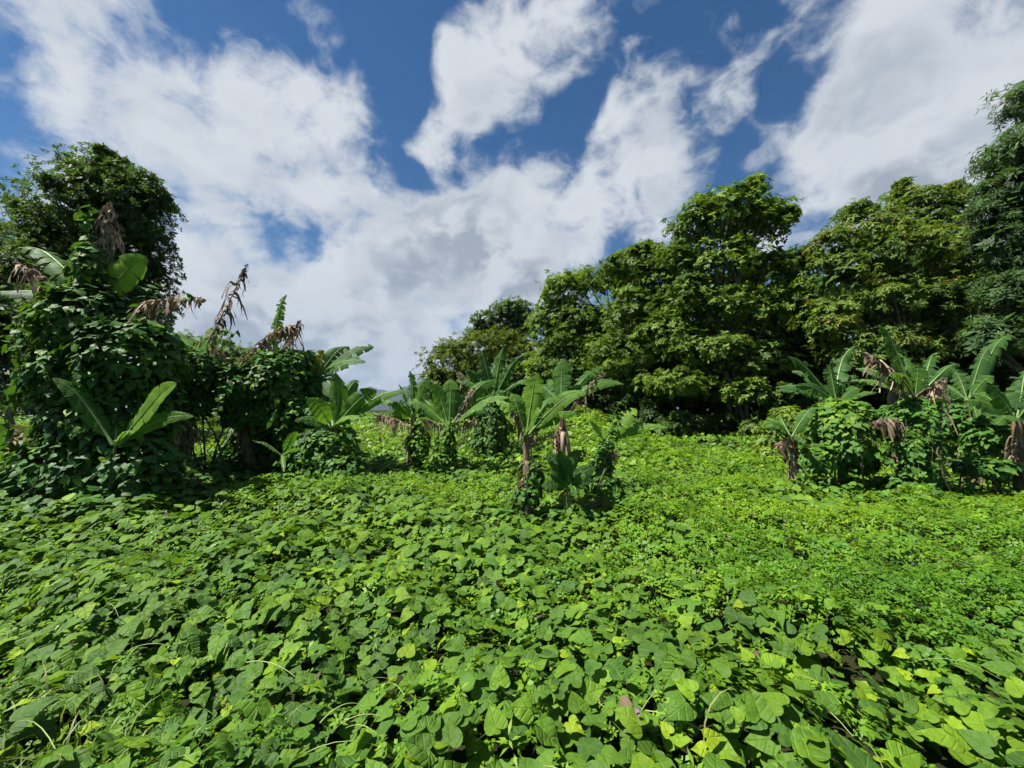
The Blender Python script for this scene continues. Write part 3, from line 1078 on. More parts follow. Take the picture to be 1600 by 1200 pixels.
def blade(base, tip, W, bow, torn, face, dead, tint, petiole=.13, n=26, sag=0.0):
    """One banana leaf: (blade bag, midrib bag)."""
    base, tip = np.asarray(base, float), np.asarray(tip, float)
    L = np.linalg.norm(tip - base)
    side = nrm(np.cross(tip - base, np.array([0, 0, 1.0]) + .01)) * rng.normal() * .07 * L
    ctrl = base + (tip - base) * .55 + np.array([0, 0, (bow + .05) * L]) + side
    if not dead:                                 # the last third nods over
        nod = np.array([tip[0] - base[0], tip[1] - base[1], 0]) * .10 - np.array([0, 0, .05 * L])
        pts = bez(base, ctrl, tip, n)
        pts += np.clip(np.linspace(0, 1, n) - .6, 0, 1)[:, None] ** 2 * 6 * nod
    else:
        pts = bez(base, ctrl, tip, n)
    if dead:
        pts[1:-1] += rng.normal(size=(n - 2, 3)) * .008 * L
    T = nrm(np.gradient(pts, axis=0))
    S0 = nrm(np.cross(nrm(tip - base), face))
    k0 = max(1, int(petiole * n))
    rib = Bag()
    rr = np.interp(np.linspace(0, 1, n), [0, petiole, 1], [.030, .021, .004]) * (L / 1.6) ** .5 * (.8 if dead else 1)
    rib.tube(pts, rr, 6, rng.uniform(.2, .9, 1).repeat(n * 6))
    W = W * (1.0 if not dead else 1.3)
    b = Bag()
    if dead:
        ns = int(38 * max(.6, min(1.5, L)))
        for sg in (-1, 1):
            for q in range(ns):
                f = petiole + (1 - petiole) * (q + rng.random()) / ns
                x = f * (n - 1)
                i0 = min(int(x), n - 2)
                p0 = pts[i0] + (pts[i0 + 1] - pts[i0]) * (x - i0)
                if rng.random() < .14:
                    continue
                u = (f - petiole) / (1 - petiole)
                ln = W * 2.1 * (math.sin(math.pi * min(.97, max(.04, u)) ** .8) ** .5) * rng.choice([rng.uniform(.2, .5), rng.uniform(.5, .9), rng.uniform(.8, 1.35)])
                d0 = nrm(sg * S0 * rng.uniform(.3, 1.0) + T[i0] * rng.uniform(-.1, .5) + np.array([0, 0, -.15]))
                d1 = nrm(np.array([rng.normal() * .30, rng.normal() * .30, -1.0]) - .25 * T[i0])
                r0 = bez(p0, p0 + d0 * ln * .38, p0 + d0 * ln * .30 + d1 * ln * .85, 4)
                sd = nrm(np.cross(d1, rng.normal(size=3))) * .4 + nrm(T[i0]) * .8
                ww = rng.uniform(.010, .030) * np.array([1.0, 1.1, .8, .15])
                V = np.empty((8, 3))
                V[0::2] = r0 - sd * ww[:, None]
                V[1::2] = r0 + sd * ww[:, None]
                V[2:] += rng.normal(size=(6, 3)) * .011
                b.add(V, [[2 * j, 2 * j + 1, 2 * j + 3, 2 * j + 2] for j in range(3)], None, np.clip(tint + rng.normal() * .25, 0, 1))
        return b, rib
    m = n - k0
    tt = np.linspace(0, 1, m)
    w = W * np.clip(np.sin(np.pi * np.clip(tt, .012, .992) ** .82), 0, 1) ** .52
    cs = np.array([0, .35, .7, 1.0])
    for sg in (-1, 1):
        i = 0
        drift = rng.uniform(-.1, .25)
        while i < m - 1:
            if dead:
                seg = rng.integers(1, 3)
            else:
                seg = int(rng.integers(1, 3) if rng.random() < torn else rng.integers(3, 9))
            j = min(m - 1, i + seg)
            hang = (rng.uniform(.05, 1.15) * torn + .08 if not dead else rng.uniform(.55, 1.2)) + sag
            if dead:
                lw = rng.uniform(.45, 1.15)
                if rng.random() < .12:
                    i = j
                    continue
            else:
                lw = rng.uniform(.9, 1.0) if rng.random() > torn * .15 else rng.uniform(.5, .9)
            fold0 = (-.22 + drift) if not dead else .3
            cols = np.arange(i, j + 1)
            V, U = [], []
            gap = (.30 if dead else .20 * torn + .02)
            cen = .5 * (pts[i] + pts[j])
            twist = rng.normal() * (.5 if dead else .10 * torn)
            for c in cols:
                Tc = T[c + k0]
                Nn = np.cross(S0, Tc)
                if Nn @ face < 0:
                    Nn = -Nn
                for f in cs:
                    th = fold0 + hang * f * .9
                    dirv = sg * S0 * math.cos(th) - Nn * math.sin(th)
                    dirv = nrm(dirv + np.array([0, 0, -1.0]) * hang * f * (1.3 if dead else .55) + Tc * (twist * f + .12))
                    p = pts[c + k0] + dirv * w[c] * lw * f
                    mp = .5 * (pts[i + k0] + pts[j + k0]) + dirv * w[c] * lw * f
                    g = gap * f * f
                    V.append(p * (1 - g) + mp * g + Nn * (.006 * math.sin(c * 1.7 + f * 5)))
                    U.append((sg * f * .5, tt[c] * L * .7))
            V = np.array(V)
            nc = len(cs)
            Q = []
            for a in range(len(cols) - 1):
                for e in range(nc - 1):
                    v = a * nc + e
                    q = [v, v + 1, v + nc + 1, v + nc]
                    Q.append(q if sg > 0 else q[::-1])
            ti = np.clip(tint + rng.normal() * (.22 if dead else .07), 0, 1)
            b.add(V, Q, U, ti)
            i = j
    return b, rib


PLANTS = []


def banana(label, base, top, r, stem, leaves, tint=.5, seed=None, skirt=0, group='banana plants', extra=3, name='banana_plant'):
    """leaves: (tip px, tip py, depth offset, half width, bow, torn, kind); kind g green, d dead, y yellow."""
    px, d = base
    bx = (px - 800) / F * d
    loc = np.array([bx, d, float(gz(bx, d))])
    root = empty(name, loc, label, 'banana plant', group)
    tp = P(top[0], top[1], d)
    st = Bag()
    k = 12
    pts = bez(loc - np.array([0, 0, .12]), (loc + tp) / 2 + rng.normal(size=3) * .05, tp, k)
    st.tube(pts, np.interp(np.linspace(0, 1, k), [0, .15, 1], [r * 1.25, r * 1.05, r * .55]) * (1 + rng.normal(size=k) * .05), 10)
    st.part('pseudostem', M['stem_' + stem], root, True)
    green = [l for l in leaves if l[6] in 'gb']
    leaves = list(leaves)
    if len(green) >= 3 and r > .07 and extra:
        Lm = np.mean([np.linalg.norm(P(l[0], l[1], d + l[2]) - tp) for l in green])
        for e in range(extra):
            a, el = rng.uniform(.1, 3.04), rng.uniform(.3, .95)
            q = tp + Lm * rng.uniform(.7, 1.0) * np.array([math.cos(a) * math.cos(el), math.sin(a) * math.cos(el), math.sin(el)])
            sx_, sy_, sd_ = screen(q)
            leaves.append((sx_, sy_, sd_ - d, np.mean([l[3] for l in green]) * .9, .14, .7, 'g'))
    for li, lf in enumerate(leaves):
        tx, ty, dd, W, bow, torn, kind = lf[:7]
        torn = min(1, torn * 1.0 + .05)
        tip = P(tx, ty, d + dd)
        frac = lf[7] if len(lf) > 7 else (1.0 if kind != 'd' else rng.uniform(.8, .97))
        b0 = pts[int(np.clip(frac * (k - 1), 0, k - 1))]
        b0 = b0 + (tip - b0) * np.array([.04, .04, 0])
        chord = nrm(tip - b0)
        face = nrm(np.array([0, 0, .75]) + nrm(CAM - b0) * (.55 + .5 * abs(chord[2])) + rng.normal(size=3) * .28)
        dead = kind == 'd'
        bright = kind == 'b'  # glow of sun through the leaf is put into its tint
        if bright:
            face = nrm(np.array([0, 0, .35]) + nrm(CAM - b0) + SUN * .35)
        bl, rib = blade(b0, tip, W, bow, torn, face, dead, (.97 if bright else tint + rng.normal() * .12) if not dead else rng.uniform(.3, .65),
                        n=26 if not dead else 34, sag=0)
        nm = 'dead_leaf' if dead else 'leaf'
        mk = {'g': 'banana', 'b': 'banana', 'd': 'dead', 'y': 'banana_yellow'}[kind]
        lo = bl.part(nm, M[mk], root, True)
        if kind == 'y':
            lo['label'] = 'yellowing banana leaf'
        me = rib.mesh('midrib', M['midrib_dead' if dead else 'midrib'], loc, True)
        ro = link('midrib', me, lo)
    for i in range(skirt):                       # old leaf sheaths hanging down the stem
        f = rng.uniform(.45, .98)
        p = pts[int(f * (k - 1))]
        a = rng.uniform(0, 6.283)
        out = np.array([math.cos(a), math.sin(a), 0])
        hl = min(rng.uniform(.35, .95), (p[2] - loc[2]) * .95)
        b = Bag()
        m = 8
        q = bez(p + out * r * .6, p + out * (r + rng.uniform(.02, .10)) + np.array([0, 0, -.1]), p + out * (r + .02 + rng.uniform(-.02, .07)) + np.array([0, 0, -hl]), m)
        sd = np.array([-out[1], out[0], 0])
        ww = rng.uniform(.012, .04) * np.interp(np.linspace(0, 1, m), [0, .2, .8, 1], [.8, 1, .8, .2])
        V = []
        for j in range(m):
            tw = sd + out * rng.normal() * .5
            V += [q[j] - tw * ww[j], q[j] + out * ww[j] * .5, q[j] + tw * ww[j]]
        Q = []
        for j in range(m - 1):
            for e in (0, 1):
                v = j * 3 + e
                Q.append([v, v + 1, v + 4, v + 3])
        b.add(V, Q, None, rng.uniform(.2, .9))
        b.part('dry_sheath', M['dead'], root, True)
    return root


# ---- left group
banana('tall vine-smothered banana with a dead spike leaf on top, far left', (165, 6.6), (150, 470), .13, 'brown',
       [(172, 316, .1, .22, .0, 1, 'd'), (42, 378, .3, .24, .10, .75, 'g'), (222, 398, -.1, .30, .03, .25, 'b'), (22, 408, -.2, .17, .10, 1, 'd'), (-20, 455, -.4, .22, .08, .5, 'g'),
        (318, 466, .0, .17, .12, 1, 'd'), (60, 520, -.3, .20, .25, 1, 'd'), (250, 540, .9, .25, .3, .5, 'g'), (130, 430, 1.2, .25, .2, .5, 'g')], tint=.38, extra=0)
banana('young banana with three spread leaves in front of the dark vines', (172, 5.85), (180, 695), .035, 'green',
       [(94, 584, -.1, .15, -.03, .2, 'g'), (268, 592, -.25, .19, .05, .10, 'b'), (293, 646, .2, .12, .12, .1, 'g'), (207, 672, -.4, .05, .1, .1, 'g'), (190, 640, .5, .12, .1, .1, 'g')], tint=.55)
banana('old banana trunk in tattered brown leaves under the hanging vines', (292, 8.6), (296, 560), .13, 'brown',
       [(387, 412, .0, .20, .02, 1, 'd'), (300, 690, -.2, .2, .1, 1, 'd', .8), (275, 700, .2, .2, .1, 1, 'd', .8), (250, 520, .6, .3, .2, .4, 'g'), (352, 512, .1, .30, .16, .25, 'g')],
       tint=.4, skirt=16)
banana('dead-leaved banana trunk in shade left of the hollow', (245, 8.9), (250, 590), .14, 'brown', [(240, 700, -.2, .2, .1, 1, 'd', .85), (270, 690, .1, .2, .1, 1, 'd', .85)], skirt=12)
banana('banana hidden in the hanging vines with arched dead leaves', (405, 9.2), (352, 550), .12, 'brown',
       [(474, 508, .0, .24, .20, 1, 'd'), (330, 545, -.2, .2, .25, 1, 'd'), (450, 640, .6, .2, .2, 1, 'd')], skirt=8)
banana('banana with a pale shredded upright leaf above the vines', (440, 9.6), (430, 575), .12, 'brown',
       [(446, 455, .0, .16, .0, 1, 'g'), (470, 500, -.3, .20, .10, 1, 'd'), (400, 545, .5, .2, .2, .6, 'g')], tint=.8)
banana('dark banana with split leaves and one yellow leaf, right of vines', (500, 9.6), (495, 590), .12, 'brown',
       [(577, 538, .2, .26, .14, .75, 'g'), (482, 545, -.2, .30, .2, .5, 'g'), (565, 562, -.3, .26, .14, .35, 'g'), (505, 545, -.3, .12, .3, .4, 'y'), (525, 620, -.6, .3, .3, .3, 'g'),
        (470, 640, -.5, .3, .3, .3, 'g'), (555, 640, .4, .25, .3, .5, 'g')], tint=.25)
banana('fresh green banana clump with broad upright leaves and brown trunk', (543, 8.4), (520, 668), .10, 'brown',
       [(485, 620, -.2, .20, .02, .15, 'b'), (524, 578, .2, .20, .02, .5, 'g'), (583, 606, .2, .22, .05, .5, 'g'), (560, 650, -.6, .16, .12, .3, 'g'), (466, 655, -.4, .14, .10, .2, 'g'),
        (470, 690, -.5, .16, .15, .2, 'g'), (632, 605, .3, .17, .12, .5, 'g'), (540, 720, -.2, .14, .15, 1, 'd'), (556, 590, .5, .2, .1, .3, 'g')], tint=.58, skirt=8)
banana('small banana seedling in front of the dark hollow', (440, 7.6), (441, 712), .022, 'green',
       [(403, 688, -.1, .075, .08, .1, 'g'), (462, 672, .0, .09, .02, .1, 'g'), (475, 700, -.15, .08, .08, .1, 'g'), (444, 735, -.4, .05, .2, .2, 'g')], tint=.5)
# ---- middle group
banana('leftmost banana of the middle clump with a rolled pale leaf', (648, 10.2), (646, 655), .12, 'brown',
       [(641, 576, .0, .13, .0, .9, 'g'), (625, 598, -.2, .05, .0, .2, 'g'), (614, 630, -.4, .22, .12, .6, 'g'), (668, 588, .2, .24, .02, .4, 'g'), (585, 648, .2, .18, .10, 1, 'd'),
        (590, 625, .4, .18, .2, .9, 'g'), (640, 690, -.2, .16, .1, 1, 'd'), (655, 610, -.4, .2, .1, .5, 'g')], tint=.48, skirt=14)
banana('second banana of the middle clump with a fan of leaves', (697, 9.4), (702, 668), .075, 'green',
       [(678, 596, .1, .20, .04, .3, 'g'), (704, 588, .3, .24, .0, .35, 'g'), (790, 616, -.2, .20, .16, .4, 'g'), (660, 655, -.3, .16, .2, 1, 'd'), (740, 606, .3, .10, .06, .9, 'd'),
        (750, 655, .3, .14, .16, 1, 'd'), (770, 590, .5, .22, .16, .5, 'g'), (650, 620, .6, .2, .15, .4, 'g')], tint=.5)
banana('far banana with grey-green tattered leaves above the round vine mound', (775, 12.5), (770, 625), .12, 'brown',
       [(752, 545, .0, .26, .02, .9, 'g'), (786, 538, .2, .22, .0, .9, 'g'), (812, 552, -.2, .24, .04, .9, 'g'), (730, 575, -.3, .22, .14, .9, 'g'), (835, 590, .2, .22, .14, .8, 'g'),
        (712, 578, .2, .18, .04, 1, 'd'), (775, 560, .8, .24, .1, .9, 'g')], tint=.22, skirt=6)
banana('foreground banana with one glowing upright leaf and peeling brown stem', (824, 6.2), (822, 680), .075, 'brown',
       [(838, 577, .05, .19, .0, .45, 'b'), (800, 612, .1, .15, .06, .5, 'g'), (908, 607, -.1, .13, .10, .2, 'g'), (780, 622, .35, .16, .16, .4, 'g'), (797, 640, -.15, .06, .25, 1, 'd'),
        (845, 660, .1, .04, .30, 1, 'd'), (868, 615, .5, .18, .1, .3, 'g'), (842, 640, -.5, .12, .2, .3, 'g')], tint=.62, skirt=8)
banana('banana with a long brown skirt of dead leaves behind the foreground one', (873, 7.6), (878, 632), .08, 'brown',
       [(881, 556, .1, .20, .0, .4, 'g'), (966, 596, .0, .13, .16, .45, 'g'), (936, 572, .4, .16, .08, .8, 'g'), (945, 582, -.2, .07, .08, 1, 'd'), (860, 590, .5, .18, .05, .5, 'g'),
        (868, 700, -.15, .13, .14, 1, 'd'), (880, 690, .1, .12, .14, 1, 'd'), (840, 600, .4, .18, .1, .6, 'g')], tint=.42, skirt=20)
banana('dark young banana rosette between the two middle stems', (888, 6.1), (888, 764), .05, 'green',
       [(858, 705, .1, .11, .03, .1, 'g'), (905, 700, .2, .13, .02, .1, 'g'), (925, 728, -.1, .13, .08, .2, 'g'), (875, 700, -.1, .10, .05, .1, 'g'), (862, 740, -.3, .11, .12, .2, 'g'), (912, 740, -.4, .10, .12, .2, 'g'),
        (920, 758, .2, .1, .15, .2, 'g'), (850, 758, -.2, .1, .15, .2, 'g'), (895, 712, -.3, .11, .05, .2, 'g'), (935, 745, .3, .1, .1, .2, 'g'), (870, 720, .4, .11, .05, .2, 'g'), (900, 775, -.5, .09, .3, .2, 'g')], tint=.18)
banana('small banana with bright leaf on a vine-wrapped post-like stem', (943, 6.4), (945, 690), .06, 'green',
       [(990, 636, .0, .17, .02, .35, 'b'), (1034, 664, -.15, .10, .10, .5, 'g'), (924, 658, -.1, .06, .10, .3, 'g'), (960, 705, -.1, .07, .2, 1, 'd'), (935, 670, .5, .1, .1, .3, 'g')], tint=.68)
# ---- right group
banana('short banana with a hanging dead leaf left of the right vine mound', (1238, 8.0), (1236, 682), .075, 'brown',
       [(1270, 634, .0, 0.131, .03, 0.35, 'g'), (1199, 655, -.1, 0.107, .10, 0.30, 'g'), (1214, 698, -.2, .14, .30, 1, 'd'), (1250, 735, -.1, .10, .1, 1, 'd'), (1255, 690, -.5, 0.098, .2, 0.40, 'g')], tint=.38, skirt=8)
banana('banana rising out of the round vine mound on the right', (1312, 8.4), (1308, 630), .09, 'brown',
       [(1236, 552, .0, 0.123, .06, 0.70, 'g'), (1296, 566, .1, 0.164, .0, 0.90, 'g'), (1332, 535, .4, 0.197, .02, 1.00, 'g'), (1248, 600, -.2, 0.148, .12, 0.70, 'g'), (1345, 600, -.3, 0.123, .02, 0.40, 'g'),
        (1365, 610, .2, 0.131, .04, 0.40, 'g'), (1355, 665, -.4, .10, .10, 1, 'd'), (1330, 560, .8, 0.164, .05, 0.80, 'g')], tint=.22)
banana('tallest right-hand banana, vine-wrapped, with a brown drooping leaf', (1425, 7.5), (1430, 622), .11, 'brown',
       [(1378, 502, .0, 0.164, .05, 1.00, 'g'), (1354, 550, -.1, .14, .08, 1, 'd'), (1434, 565, -.1, 0.164, .04, 0.80, 'g'), (1492, 565, .0, 0.180, .14, 1.00, 'g'), (1395, 580, -.4, 0.107, .12, 0.50, 'g'),
        (1475, 590, -.2, .2, .16, 1, 'd'), (1392, 728, -.3, .07, .22, 1, 'd', .8), (1455, 548, .5, 0.164, .1, 0.90, 'g'), (1400, 545, .5, 0.164, .06, 0.90, 'g'), (1362, 660, -.3, .13, .16, 1, 'd', .8),
        (1478, 742, -.4, .11, .35, .6, 'y', .7)], tint=.30, skirt=10)
banana('banana with one tall ragged leaf second from the right edge', (1512, 8.6), (1512, 625), .09, 'brown',
       [(1540, 540, .0, 0.180, .0, 0.80, 'g'), (1572, 516, .5, 0.213, .10, 0.90, 'g'), (1490, 575, .3, 0.164, .1, 0.90, 'g'), (1548, 585, -.3, 0.164, .1, 0.60, 'g'), (1525, 650, -.5, 0.164, .2, 0.60, 'g'), (1470, 600, .4, 0.148, .15, 0.70, 'g')], tint=.30)
banana('banana with bundled dry stem cut by the right edge', (1590, 7.6), (1588, 655), .12, 'brown',
       [(1545, 600, .0, 0.180, .05, 0.70, 'g'), (1600, 575, .2, 0.213, .02, 0.70, 'g'), (1640, 600, -.2, 0.197, .1, 0.70, 'g'), (1560, 660, -.4, 0.180, .15, 0.60, 'g'), (1650, 560, .3, 0.197, .1, 0.70, 'g'), (1540, 640, .4, 0.164, .1, 0.60, 'g'),
        (1575, 735, -.2, .12, .1, 1, 'd'), (1605, 735, -.1, .12, .1, 1, 'd')], tint=.30, skirt=16)

# vines draped over them
vine('tall column of dark creeper smothering the left banana', (165, 6.5),
     [(148, 505, 6.6, 66, 62, .7), (205, 565, 6.5, 66, 70, .8), (114, 590, 6.4, 52, 66, .65), (168, 655, 6.5, 88, 80, .75), (145, 425, 6.6, 26, 48, .3), (118, 735, 6.2, 82, 58, .65),
      (205, 735, 6.3, 75, 70, .6), (45, 765, 6.4, 60, 36, .6), (95, 515, 6.7, 34, 36, .4), (215, 510, 6.8, 36, 36, .45)],
     5200, 300, .165, stems=14, hang=8)
vine('broad canopy of hanging creeper over the dark hollow', (330, 9),
     [(300, 578, 8.6, 44, 36, .8), (366, 604, 9.0, 52, 36, .9), (436, 596, 9.3, 54, 50, .9), (405, 640, 9.2, 60, 40, .7), (474, 652, 9.4, 44, 52, .8), (270, 590, 8.6, 36, 44, .6), (455, 572, 9.4, 36, 26, .5),
      (300, 625, 8.7, 52, 28, .6), (450, 700, 9.7, 52, 44, .6), (395, 690, 10.2, 36, 50, .6), (500, 690, 9.6, 36, 50, .5)],
     6000, 260, .165, stems=12, hang=8)
vine('creeper heaped round the foot of the fresh green banana clump', (510, 8.3),
     [(505, 705, 8.2, 38, 34, .35), (525, 735, 8.0, 46, 26, .4), (480, 715, 8.3, 30, 30, .3), (540, 700, 8.6, 22, 36, .3)], 750, 110, .15, stems=4)
vine('creeper sleeve on the second banana stem of the middle clump', (697, 9.3),
     [(696, 700, 9.3, 18, 34, .28), (690, 722, 9.2, 24, 18, .3), (655, 690, 10, 16, 36, .25)], 520, 90, .13, stems=3, tint0=(.25, .95))
vine('round creeper mound under the tattered grey-green banana', (772, 11.5),
     [(772, 655, 11.5, 33, 42, .6), (765, 690, 11.4, 30, 26, .5), (785, 630, 11.6, 22, 22, .4)], 1100, 120, .15, stems=4)
vine('creeper round the foot of the foreground peeling banana', (830, 6.15),
     [(833, 750, 6.1, 14, 30, .14), (826, 772, 6.05, 16, 12, .15), (822, 735, 6.2, 9, 18, .1)], 330, 100, .11, stems=2)
vine('creeper sleeve wrapping the post-like stem of the small bright banana', (943, 6.3),
     [(944, 728, 6.35, 13, 40, .13), (940, 757, 6.25, 22, 16, .18), (946, 700, 6.4, 11, 14, .1)], 420, 110, .105, stems=3, tint0=(.15, .85))
vine('round mound of broad creeper leaves on the right', (1310, 8.1),
     [(1312, 662, 8.1, 42, 42, .6), (1318, 700, 8.0, 40, 36, .55), (1272, 716, 7.9, 30, 22, .4), (1345, 722, 8.0, 26, 20, .3)], 1900, 220, .16, stems=6, tint0=(.2, .95), hang=4)
vine('dark creeper wrapping the tallest right-hand banana stem', (1425, 7.4),
     [(1428, 655, 7.4, 26, 36, .3), (1424, 700, 7.3, 27, 38, .32), (1434, 738, 7.2, 26, 18, .3), (1395, 655, 7.6, 18, 22, .25)], 1500, 180, .15, stems=6, hang=4)
vine('creeper bank between the yellow leaf and the right edge', (1525, 8.0),
     [(1515, 660, 8.8, 44, 32, .5), (1555, 690, 8.2, 36, 30, .45), (1490, 655, 9.2, 36, 34, .45), (1535, 728, 7.6, 44, 15, .4)], 1500, 150, .15, stems=6)

# ------------------------------------------------------------------ the creeper carpet
carpet = empty('creeper_carpet', (0, 6, 0), 'knee-high carpet of heart-leaved creeper and weeds covering the whole field', 'creeper', kind='stuff')


def scatter(y0, y1, dens, margin=2.0, back=None):
    """Points over the field between two depths, inside what a camera near this one sees."""
    hw = lambda y: 1.34 * y + margin
    A = (hw(y0) + hw(y1)) * (y1 - y0)
    n = int(A * dens)
    y = rng.uniform(y0, y1, n * 2)
    keep = rng.random(n * 2) < hw(y) / hw(y1)
    y = y[keep][:n]
    x = rng.uniform(-1, 1, len(y)) * hw(y)
    return x, y


def patch(x, y):
    """1 where the broad-leaved creeper takes over from small weeds."""
    v = .6 * vnoise(x * .55 + 3, y * .55, 41) + .4 * vnoise(x * 1.4, y * 1.4, 42)
    v = v + .22 * sstep(-x, -1.0, 3.5) - .08 * sstep(x, 0, 5) * sstep(y, 2.2, 4) + .30 * (1 - sstep(y, 1.7, 2.4)) + .20 * sstep(x, 1.0, 1.8) * (1 - sstep(y, 2.4, 3.2))
    return sstep(v, .36, .62)


def surf(x, y, h):
    e = .12
    z = gz(x, y) + canopy(x, y) + h
    zx = (gz(x + e, y) + canopy(x + e, y) - gz(x - e, y) - canopy(x - e, y)) / (2 * e)
    zy = (gz(x, y + e) + canopy(x, y + e) - gz(x, y - e) - canopy(x, y - e)) / (2 * e)
    n = nrm(np.stack([-zx, -zy, np.ones_like(zx)], -1))
    return np.stack([x, y, z], -1), n


def carpet_leaves(x, y, h, size, tilt=.29):
    pos, n = surf(x, y, h)
    k = len(x)
    nn = nrm(n + rng.normal(size=(k, 3)) * tilt * np.array([1, 1, .3]) + SUN * np.array([.22, .22, 0]) + np.array([0, -.12, 0]))
    az = 6.283 * vnoise(x * .45, y * .45, 51) + rng.normal(size=k) * 1.0
    t = np.stack([np.cos(az), np.sin(az), -.3 * np.ones(k)], -1) + n * 0
    return pos, frames(nn, t), size


# broad leaves close to the camera: the ones that show largest are parts, the others one mass
x, y = scatter(.55, 4.2, 190)
m = rng.random(len(x)) < .33 + .67 * patch(x, y)
x, y = x[m], y[m]
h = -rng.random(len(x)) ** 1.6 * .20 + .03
sz = (.060 + .085 * rng.beta(2.2, 1.8, len(x))) * (.80 + .30 * patch(x, y)) * (1.04 - .04 * sstep(y, 1.7, 3.4))
pos, R, sz = carpet_leaves(x, y, h, sz)
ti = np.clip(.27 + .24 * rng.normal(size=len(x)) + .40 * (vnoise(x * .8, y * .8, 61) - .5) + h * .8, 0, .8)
young = rng.random(len(x)) < .07
ti[young] = 1.0
sz[young] *= .55
sx, sy, sd = screen(pos)
vis = (sx > -10) & (sx < 1610) & (sy > 600) & (sy < 1225) & (h > -.05)
score = np.where(vis, sz / np.maximum(sd, .3), 0)
order = np.argsort(-score)
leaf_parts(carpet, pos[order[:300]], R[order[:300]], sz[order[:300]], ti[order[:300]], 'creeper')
bag = Bag()
rest = order[300:]
kk = rng.integers(0, len(HI), len(rest))
for i, tm in enumerate(HI):
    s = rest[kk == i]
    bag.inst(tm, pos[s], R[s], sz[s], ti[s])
x, y = scatter(4.2, 10, 150)
m = rng.random(len(x)) < .36 + .64 * patch(x, y)
x, y = x[m], y[m]
h = -rng.random(len(x)) ** 1.6 * .20 + .03
pos, R, sz = carpet_leaves(x, y, h, rng.uniform(.07, .14, len(x)) * (.75 + .4 * patch(x, y)))
ti = np.clip(.34 + .20 * rng.normal(size=len(x)) + .35 * (vnoise(x * .6, y * .6, 61) - .5) + .10 * sstep(x, 0, 5), 0, 1)
kk = rng.integers(0, len(MD), len(x))
for i, tm in enumerate(MD):
    s = kk == i
    bag.inst(tm, pos[s], R[s], sz[s], ti[s])
# a lower storey closes the gaps
x, y = scatter(1.0, 13, 62)
pos, R, sz = carpet_leaves(x, y, rng.uniform(-.24, -.08, len(x)), rng.uniform(.09, .15, len(x)), .5)
bag.inst(LO, pos, R, sz, rng.uniform(.2, .75, len(x)))
# withered leaves here and there
x, y = scatter(1.2, 9, 1.1)
wpos, wR, wsz = carpet_leaves(x, y, rng.uniform(-.08, .02, len(x)), rng.uniform(.04, .10, len(x)), .8)
wk = Bag()
wk.inst(MD[0], wpos, wR, wsz, rng.uniform(0, .5, len(x)))
wk.part('withered_leaves', M['dead'], carpet, True, 'stuff')
bag.part('broad_leaves', M['creeper'], carpet, True, 'stuff')

bag = Bag()
x, y = scatter(10, 34, 34, 3)
h = -rng.random(len(x)) ** 1.4 * .18 + .04
pos, R, sz = carpet_leaves(x, y, h, rng.uniform(.10, .19, len(x)), .45)
ti = np.clip(.50 + .22 * rng.normal(size=len(x)) + .4 * (vnoise(x * .4, y * .4, 62) - .5), 0, 1)
bag.inst(LO, pos, R, sz, ti)
x, y = scatter(34, 80, 4, 3)
pos, R, sz = carpet_leaves(x, y, rng.uniform(-.1, .1, len(x)), rng.uniform(.45, .7, len(x)), .45)
bag.inst(LO, pos, R, sz, np.clip(.4 + .2 * rng.normal(size=len(x)), 0, 1))
bag.part('far_leaves', M['creeper_far'], carpet, False, 'stuff')


# small weeds between them
def sprig(k, seed, L=.5, W=.32):
    r = np.random.default_rng(seed)
    V, Q, U = [], [], []
    for i in range(k):
        a = i / k * 6.283 * 1.7 + r.uniform(-.3, .3)
        e = r.uniform(-.15, .6)
        hh = r.uniform(0, .9)
        d = np.array([math.cos(a) * math.cos(e), math.sin(a) * math.cos(e), math.sin(e)])
        kk = kite(np.array([math.cos(a) * .12, math.sin(a) * .12, hh]), d, (0, 0, 1), L * r.uniform(.7, 1.2), W * r.uniform(.8, 1.2))
        Q.append([len(V) + j for j in range(4)])
        V += list(kk)
        U += [(0, 0), (.5, .45), (0, 1), (-.5, .45)]
    return np.array(V), np.array(Q), np.array(U, float)


SP = [sprig(9, s) for s in range(4)] + [sprig(8, 9, .7, .2), sprig(8, 10, .6, .35)]
bag = Bag()
for (y0, y1, dens, s0, s1) in ((.55, 4.2, 480, .045, .085), (4.2, 9, 190, .065, .115), (9, 18, 46, .09, .15)):
    x, y = scatter(y0, y1, dens)
    m = rng.random(len(x)) < 1.0 - .82 * patch(x, y)
    x, y = x[m], y[m]
    h = -rng.random(len(x)) ** 1.2 * .16 + .01 - .05 * patch(x, y) + .14 * sstep(vnoise(x * 1.8 + 11, y * 1.8, 77), .62, .9) * rng.random(len(x))
    pos, n = surf(x, y, h)
    k = len(x)
    R = frames(nrm(n + rng.normal(size=(k, 3)) * .3 + np.array([-.1, -.1, .2])), rvec(k))
    sz = rng.uniform(s0, s1, k)
    ti = np.clip(.40 + .14 * rng.normal(size=k) + .5 * (vnoise(x * .7 + 7, y * .7, 71) - .5) + .12 * sstep(y, 3, 7), 0, .8)
    ti[rng.random(k) < .008] = 1
    kk = rng.integers(0, len(SP), k)
    for i, tm in enumerate(SP):
        s = kk == i
        bag.inst(tm, pos[s], R[s], sz[s], ti[s])
bag.part('small_weeds', M['weed'], carpet, False, 'stuff')

# grass blades in the near corners and here and there
bag = Bag()


